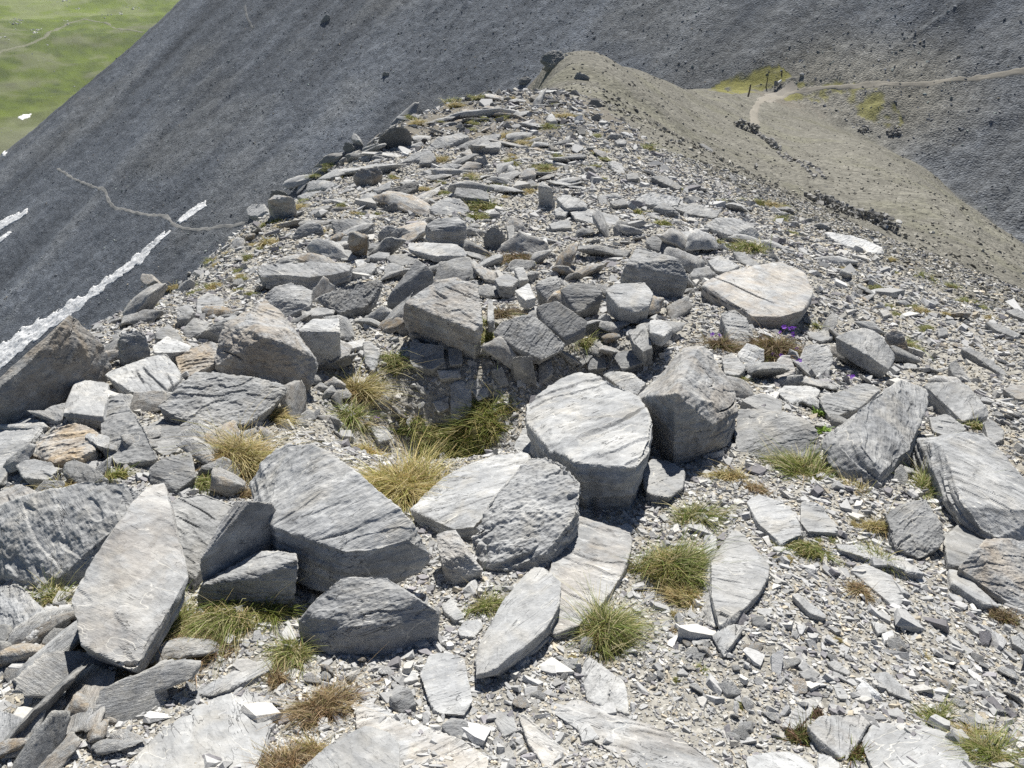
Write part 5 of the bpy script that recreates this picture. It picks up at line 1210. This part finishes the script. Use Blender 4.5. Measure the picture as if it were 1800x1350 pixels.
tuft(704, 866, 128, 80, GOLD, 'big golden tuft of long soft grass between the two pale slabs', 1500, depth=.85, dome=.35, droop=.9, bend=(.0, .1))
tuft(650, 800, 50, 40, GOLD, 'small golden tuft behind the big golden tuft', 250)
tuft(425, 818, 112, 72, STRAW, 'round straw and green tussock below the broad oval slab', 900, dome=.5, droop=1.0)
tuft(490, 735, 55, 30, STRAW, 'straw tuft at the end of the broad oval slab', 260, dome=.3)
tuft(365, 850, 45, 28, MIXED, 'small green-yellow tuft beside the angular split stone', 220)
tuft(435, 870, 26, 20, DRY, 'little brown tuft between the split stone and the big pale tilted slab', 120)
tuft(205, 838, 36, 26, GREEN, 'thin green grass at the tip of the dark wedge of slate', 120)
tuft(95, 868, 75, 28, STRAW, 'flat straw tuft behind the large rough rounded boulder', 320)
tuft(95, 1052, 66, 48, MIXED, 'green and brown grass in the shadow left of the tall smooth slab', 260)
tuft(305, 1105, 100, 56, MIXED, 'left part of the wide grass mat beside the tall smooth slab', 620, dome=.3)
tuft(400, 1098, 140, 60, MIXED, 'wide green and straw grass mat below the blunt dark-fronted block', 900, dome=.3, stalks=3, stalk_h=3.2)
tuft(474, 1084, 76, 44, GREEN, 'greener end of the grass mat beside the low grey boulder', 300)
tuft(345, 1150, 150, 46, DRY, 'lower dry rim of the wide grass mat', 600, dome=.2)
tuft(272, 1190, 96, 48, DRY, 'brown curled grass at the tip of the tall smooth slab', 380)
tuft(258, 1222, 46, 26, MIXED, 'lowest small tuft under the tip of the tall smooth slab', 160)
tuft(512, 1152, 66, 46, MIXED, 'tuft growing at the left foot of the low grey boulder', 360)
tuft(488, 1196, 40, 26, DRY, 'small dry tuft above the wide smooth flush slab', 170)
tuft(570, 1245, 100, 54, DRY, 'dry brown tuft between the wide flush slab and the gravel', 620, droop=1.1)
tuft(505, 1340, 110, 38, DRY, 'dry tuft at the bottom of the photo beside the wide flush slab', 560)
tuft(550, 1320, 50, 30, STRAW, 'small straw tuft above the rounded boulder at the bottom', 180)
tuft(858, 1070, 56, 40, MIXED, 'green tuft in the gap under the pitted boulder', 260, stalks=1)
tuft(1180, 1010, 112, 52, MIXED, 'large green tussock left of the diamond-shaped slab', 1500, dome=.55, droop=.9)
tuft(1195, 1045, 80, 30, STRAW, 'straw fringe on the near side of the large green tussock', 320)
tuft(1068, 1122, 96, 50, MIXED, 'second green tussock at the edge of the tan-streaked slab', 1200, dome=.6, droop=.9)
tuft(1182, 1112, 16, 10, DRY, 'tiny dry sprig on the gravel right of the second tussock', 50)
tuft(1225, 912, 70, 40, MIXED, 'tuft on the gravel right of the large pale rounded boulder', 420, stalks=1)
tuft(1282, 842, 54, 30, STRAW, 'straw tuft below the tall leaning boulder', 260)
tuft(1325, 862, 50, 16, DRY, 'low dry grass on the slab right of the straw tuft', 160)
tuft(1412, 832, 96, 58, MIXED, 'grass tuft in front of the blocky half-shaded rock', 600)
tuft(1505, 866, 60, 22, STRAW, 'thin straw grass with long stalks below the large leaning rock', 200, stalks=4, stalk_h=3.4)
tuft(1628, 866, 66, 78, MIXED, 'shaded grass beside the dark face of the huge ribbed slab', 500)
tuft(1640, 800, 36, 34, MIXED, 'upper grass tuft between the large leaning rock and the huge ribbed slab', 200)
tuft(1538, 928, 44, 36, STRAW, 'pale tuft left of the rough dark block', 260)
tuft(1415, 968, 84, 22, MIXED, 'low grass at the foot of the pale pointed slab', 380)
tuft(1540, 985, 62, 36, GREEN, 'fresh green tuft on the long low ledge', 300)
tuft(1510, 1040, 46, 26, DRY, 'dry round tuft on the right gravel', 240)
tuft(1640, 1262, 64, 32, MIXED, 'yellow-green tuft above the broad bluish slab', 320)
tuft(1735, 1330, 110, 40, MIXED, 'wide grass patch at the bottom right corner', 700)
tuft(1700, 1290, 50, 28, STRAW, 'pale grass above the corner grass patch', 200)
tuft(1765, 1088, 44, 26, BROWN, 'dry brown cushion at the photo edge on the right gravel', 260)
tuft(1232, 1180, 28, 14, GREEN, 'small green sprig on the gravel below the diamond-shaped slab', 70)
tuft(1622, 1155, 24, 12, STRAW, 'tiny straw sprig in the middle of the right gravel', 60)
tuft(845, 752, 130, 30, GREEN, 'bright green grass on the floor of the hollow beside the large pale boulder', 1000, dome=.25)
tuft(775, 785, 130, 24, MIXED, 'yellowish green grass between the hollow and the golden tuft', 600, dome=.2)
tuft(725, 752, 60, 20, MIXED, 'thin grass left of the bright green grass in the hollow', 220)
tuft(630, 690, 46, 60, STRAW, 'hanging straw grass at the left end of the hollow', 360, droop=1.2)
tuft(622, 740, 44, 62, MIXED, 'grass fringe below the hanging straw grass', 320, droop=1.0)
tuft(690, 640, 50, 28, MIXED, 'shaded grass under the overhanging boulder', 200)
tuft(862, 600, 44, 26, MIXED, 'dark grass hanging over the lip of the hollow', 260, droop=1.0, lift=10)
tuft(878, 555, 40, 20, BROWN, 'brown hanging mat right of the overhanging boulder', 320, lift=20, droop=1.0)
tuft(846, 570, 16, 26, MIXED, 'narrow strip of grass along the edge of the overhanging boulder', 140, lift=15, droop=1.0)
tuft(1030, 606, 40, 26, MIXED, 'sparse grass beside the shaded stones of the back wall', 120, stalks=1)
tuft(905, 462, 90, 20, BROWN, 'brown low mat at the back of the ring', 420, depth=1.2)
tuft(1268, 610, 44, 36, BROWN, 'dark cushion behind the tall leaning boulder', 320)
tuft(1362, 622, 90, 50, BROWN, 'brown cushion mat with purple flowers under the orange-stained slab', 800, dome=.35)
tuft(1300, 668, 26, 18, MIXED, 'small tuft right of the tall leaning boulder', 100)
tuft(1436, 578, 30, 20, GREEN, 'small green tuft at the corner of the orange-stained slab', 110)
tuft(1590, 610, 40, 20, MIXED, 'grass under the upright lichen stone', 140)
tuft(1710, 750, 40, 14, MIXED, 'thin grass at the foot of the smooth rounded grey boulder', 120)
tuft(1405, 1300, 40, 30, [(.14, .17, .06), (.18, .15, .08), (.18, .2, .07), (.24, .14, .10)], 'reddish green leafy plant left of the angular stone at the bottom', 420, name='leafy_plant', cat='plant', width=1.8, droop=.4)
tuft(1435, 1258, 34, 14, [(.2, .12, .1), (.17, .16, .07), (.16, .11, .08)], 'small reddish plant above the angular stone at the bottom', 200, name='leafy_plant', cat='plant', width=1.8, droop=.4)
tuft(1505, 1330, 40, 26, [(.17, .18, .06), (.2, .13, .07), (.14, .17, .05)], 'dark green plant between the angular stone and the broad bluish slab', 300, name='leafy_plant', cat='plant', width=1.8, droop=.4)
tuft(1446, 760, 20, 18, [(.17, .28, .05), (.22, .34, .07)], 'bright green leafy plant in the gap left of the large leaning rock', 70, name='leafy_plant', cat='plant', width=3.5, droop=.5)
tuft(1436, 728, 14, 12, [(.17, .28, .05), (.22, .34, .07)], 'smaller bright green plant above the other leafy plant', 40, name='leafy_plant', cat='plant', width=3.5, droop=.5)
tuft(847, 368, 66, 24, MIXED, 'green tuft in front of the dark-fronted ledge block', 360)
tuft(835, 384, 34, 12, GREEN, 'flat green tuft beside the pale low boulder', 130)
tuft(1122, 374, 24, 12, GREEN, 'bright green tuft on the crest gravel', 110)
tuft(1166, 396, 40, 14, MIXED, 'yellow-green tuft below the bright green crest tuft', 160)
tuft(1315, 440, 70, 16, MIXED, 'grass strip under the grey streaked boulder', 300, stalks=2)
tuft(1260, 428, 30, 10, MIXED, 'small grass patch left of the grey streaked boulder', 110)
tuft(572, 455, 22, 14, MIXED, 'small tuft on the flat pale ledge', 90)
tuft(560, 412, 22, 14, STRAW, 'small straw tuft on the slope left of the tent-shaped stone', 90)
tuft(464, 430, 20, 26, STRAW, 'upright straw tuft on the rim slope', 90)
tuft(465, 395, 20, 10, MIXED, 'flat tuft below the white-topped stump', 60)
tuft(485, 390, 20, 10, MIXED, 'flat tuft below the square brown-sided block', 60)

# small patches repeated over the crest
PATCH_LIB = []
for i in range(5):
    o = tuft(900, 700, 60, 24, [MIXED, STRAW, MIXED, GREEN, STRAW][i], 'x', 170, name='grass_patch')
    PATCH_LIB.append((o.data, np.array(o.location))); bpy.data.objects.remove(o)
mpp0 = local_plane(900, 700)[2]
def scatter_grass(zone, n, w0, w1, label, group, seed):
    rg = np.random.default_rng(seed); xs, ys = [p[0] for p in zone], [p[1] for p in zone]; k = 0
    for _ in range(n * 30):
        if k >= n: break
        px, py = rg.uniform(min(xs), max(xs)), rg.uniform(min(ys), max(ys))
        if not in_poly(np.array([px]), np.array([py]), zone)[0] or covered(px, py): continue
        G, N, mpp, d = local_plane(px, py)
        o = link('grass_patch', PATCH_LIB[rg.integers(5)][0], G)
        s = rg.uniform(w0, w1) / 60 * mpp / mpp0; o.scale = (s * 1.2, s * 1.2, s * rg.uniform(.7, 1.1)); o.rotation_euler = (0, 0, rg.uniform(0, 6.28))
        tag(o, label, 'grass patch', group, 'thing'); k += 1
scatter_grass([(440, 390), (700, 200), (870, 165), (1000, 180), (1000, 380), (560, 420)], 60, 12, 34, 'small grass patch between the slate layers of the far crest', 'grass patches on the crest', 41)
scatter_grass([(1010, 190), (1400, 370), (1550, 440), (1800, 570), (1800, 640), (1560, 560), (1440, 440), (1020, 380)], 40, 12, 32, 'small grass patch on the right shoulder of the ridge', 'grass patches on the right shoulder', 42)
scatter_grass([(180, 590), (300, 490), (430, 410), (560, 400), (440, 520), (300, 600)], 26, 12, 30, 'small grass patch on the open flank above the snow gully', 'grass patches on the left flank', 43)
scatter_grass([(1290, 1000), (1500, 900), (1790, 1150), (1790, 1330), (1300, 1330), (900, 1300), (1000, 1160)], 12, 10, 22, 'tiny grass sprig in the bottom gravel', 'grass sprigs in the bottom gravel', 44)

# purple flowers
def flower_mesh(rg):
    V, F, C = [], [], []
    for k in range(5):
        a = k / 5 * 6.283 + rg.normal(0, .1); ca, sa = math.cos(a), math.sin(a)
        pts = [(0.05, 0, 0), (.28, .2, .06), (.5, .14, .14), (.5, -.14, .14), (.28, -.2, .06)]
        b = len(V); V += [(x * ca - y * sa, x * sa + y * ca, z + .5) for x, y, z in pts]; F.append([b, b + 1, b + 2, b + 3]); F.append([b, b + 3, b + 4, b])
        C += [(.22, .06, .52)] * 5
    b = len(V); V += [(-.03, 0, -.2), (.03, 0, -.2), (.03, 0, .5), (-.03, 0, .5)]; F.append([b, b + 1, b + 2, b + 3]); C += [(.12, .18, .05)] * 4
    F = [f for f in F if len(set(f)) == 4]
    T = []
    for k in range(5): T += [[k * 5, k * 5 + 3, k * 5 + 4]]
    tri = [[f[0], f[1], f[2]] for f in F] + [[f[0], f[2], f[3]] for f in F] + T
    return mesh_from('purple_flower', V, np.array(tri), MAT_GRASS, np.array(C))
FL = [flower_mesh(np.random.default_rng(i)) for i in range(3)]
def flowers(px, py, n, size, label, lift=8, spread=9):
    rg = np.random.default_rng(int(px * 7 + py)); G, N, mpp, d = local_plane(px, py)
    root = bpy.data.objects.new('flower_cluster', None); COL.objects.link(root); root.location = G
    tag(root, label, 'flowers', None, 'thing')
    for k in range(n):
        o = link('bloom', FL[rg.integers(3)], (rg.normal(0, spread) * mpp, rg.normal(0, spread * .6) * mpp, (lift + rg.uniform(-3, 6)) * mpp), root)
        s = size * mpp * rg.uniform(.7, 1.2); o.scale = (s, s, s); o.rotation_euler = (rg.uniform(.2, .9), rg.normal(0, .3), rg.uniform(0, 6))
flowers(1374, 592, 7, 9, 'purple flowers against the shaded front of the orange-stained slab')
flowers(1384, 624, 9, 9, 'purple flowers around the pointed white stone, topmost of that cushion')
flowers(1397, 644, 3, 8, 'few purple flowers right of the pointed white stone', 6, 4)
flowers(1362, 634, 3, 8, 'few purple flowers left of the pointed white stone', 6, 4)
flowers(1256, 606, 4, 8, 'purple flowers in the dark cushion behind the tall leaning boulder', 10, 5)
flowers(1500, 668, 3, 7, 'purple flowers in the shaded gap under the leaning propped slab', 4, 5)
flowers(658, 742, 3, 7, 'purple flower on the hollow gravel near the hanging straw grass', 4, 4)
flowers(897, 433, 3, 7, 'purple flowers beside the dark cracked block', 5, 4)

# ---------------------------------------------------------------- thin mountain air
def haze():
    bm = bmesh.new(); bmesh.ops.create_cube(bm, size=1.0)
    x0, x1, y0, y1, z0, z1 = -2400, 2400, -2400, 2400, -420, 60
    for v in bm.verts: v.co = ((x0 + x1) / 2 + v.co.x * (x1 - x0), (y0 + y1) / 2 + v.co.y * (y1 - y0), (z0 + z1) / 2 + v.co.z * (z1 - z0))
    me = bpy.data.meshes.new('haze'); bm.to_mesh(me); bm.free()
    m = bpy.data.materials.new('haze'); m.use_nodes = True; t = m.node_tree; t.nodes.clear()
    v = t.nodes.new('ShaderNodeVolumePrincipled'); o_ = t.nodes.new('ShaderNodeOutputMaterial')
    v.inputs['Color'].default_value = (.80, .88, 1.0, 1); v.inputs['Density'].default_value = HAZE; v.inputs['Anisotropy'].default_value = 0.2
    t.links.new(v.outputs[0], o_.inputs['Volume']); me.materials.append(m)
    o = link('haze', me); o['kind'] = 'stuff'; o['label'] = 'thin bluish mountain air'; o['category'] = 'haze'
HAZE = 0.0001
haze()
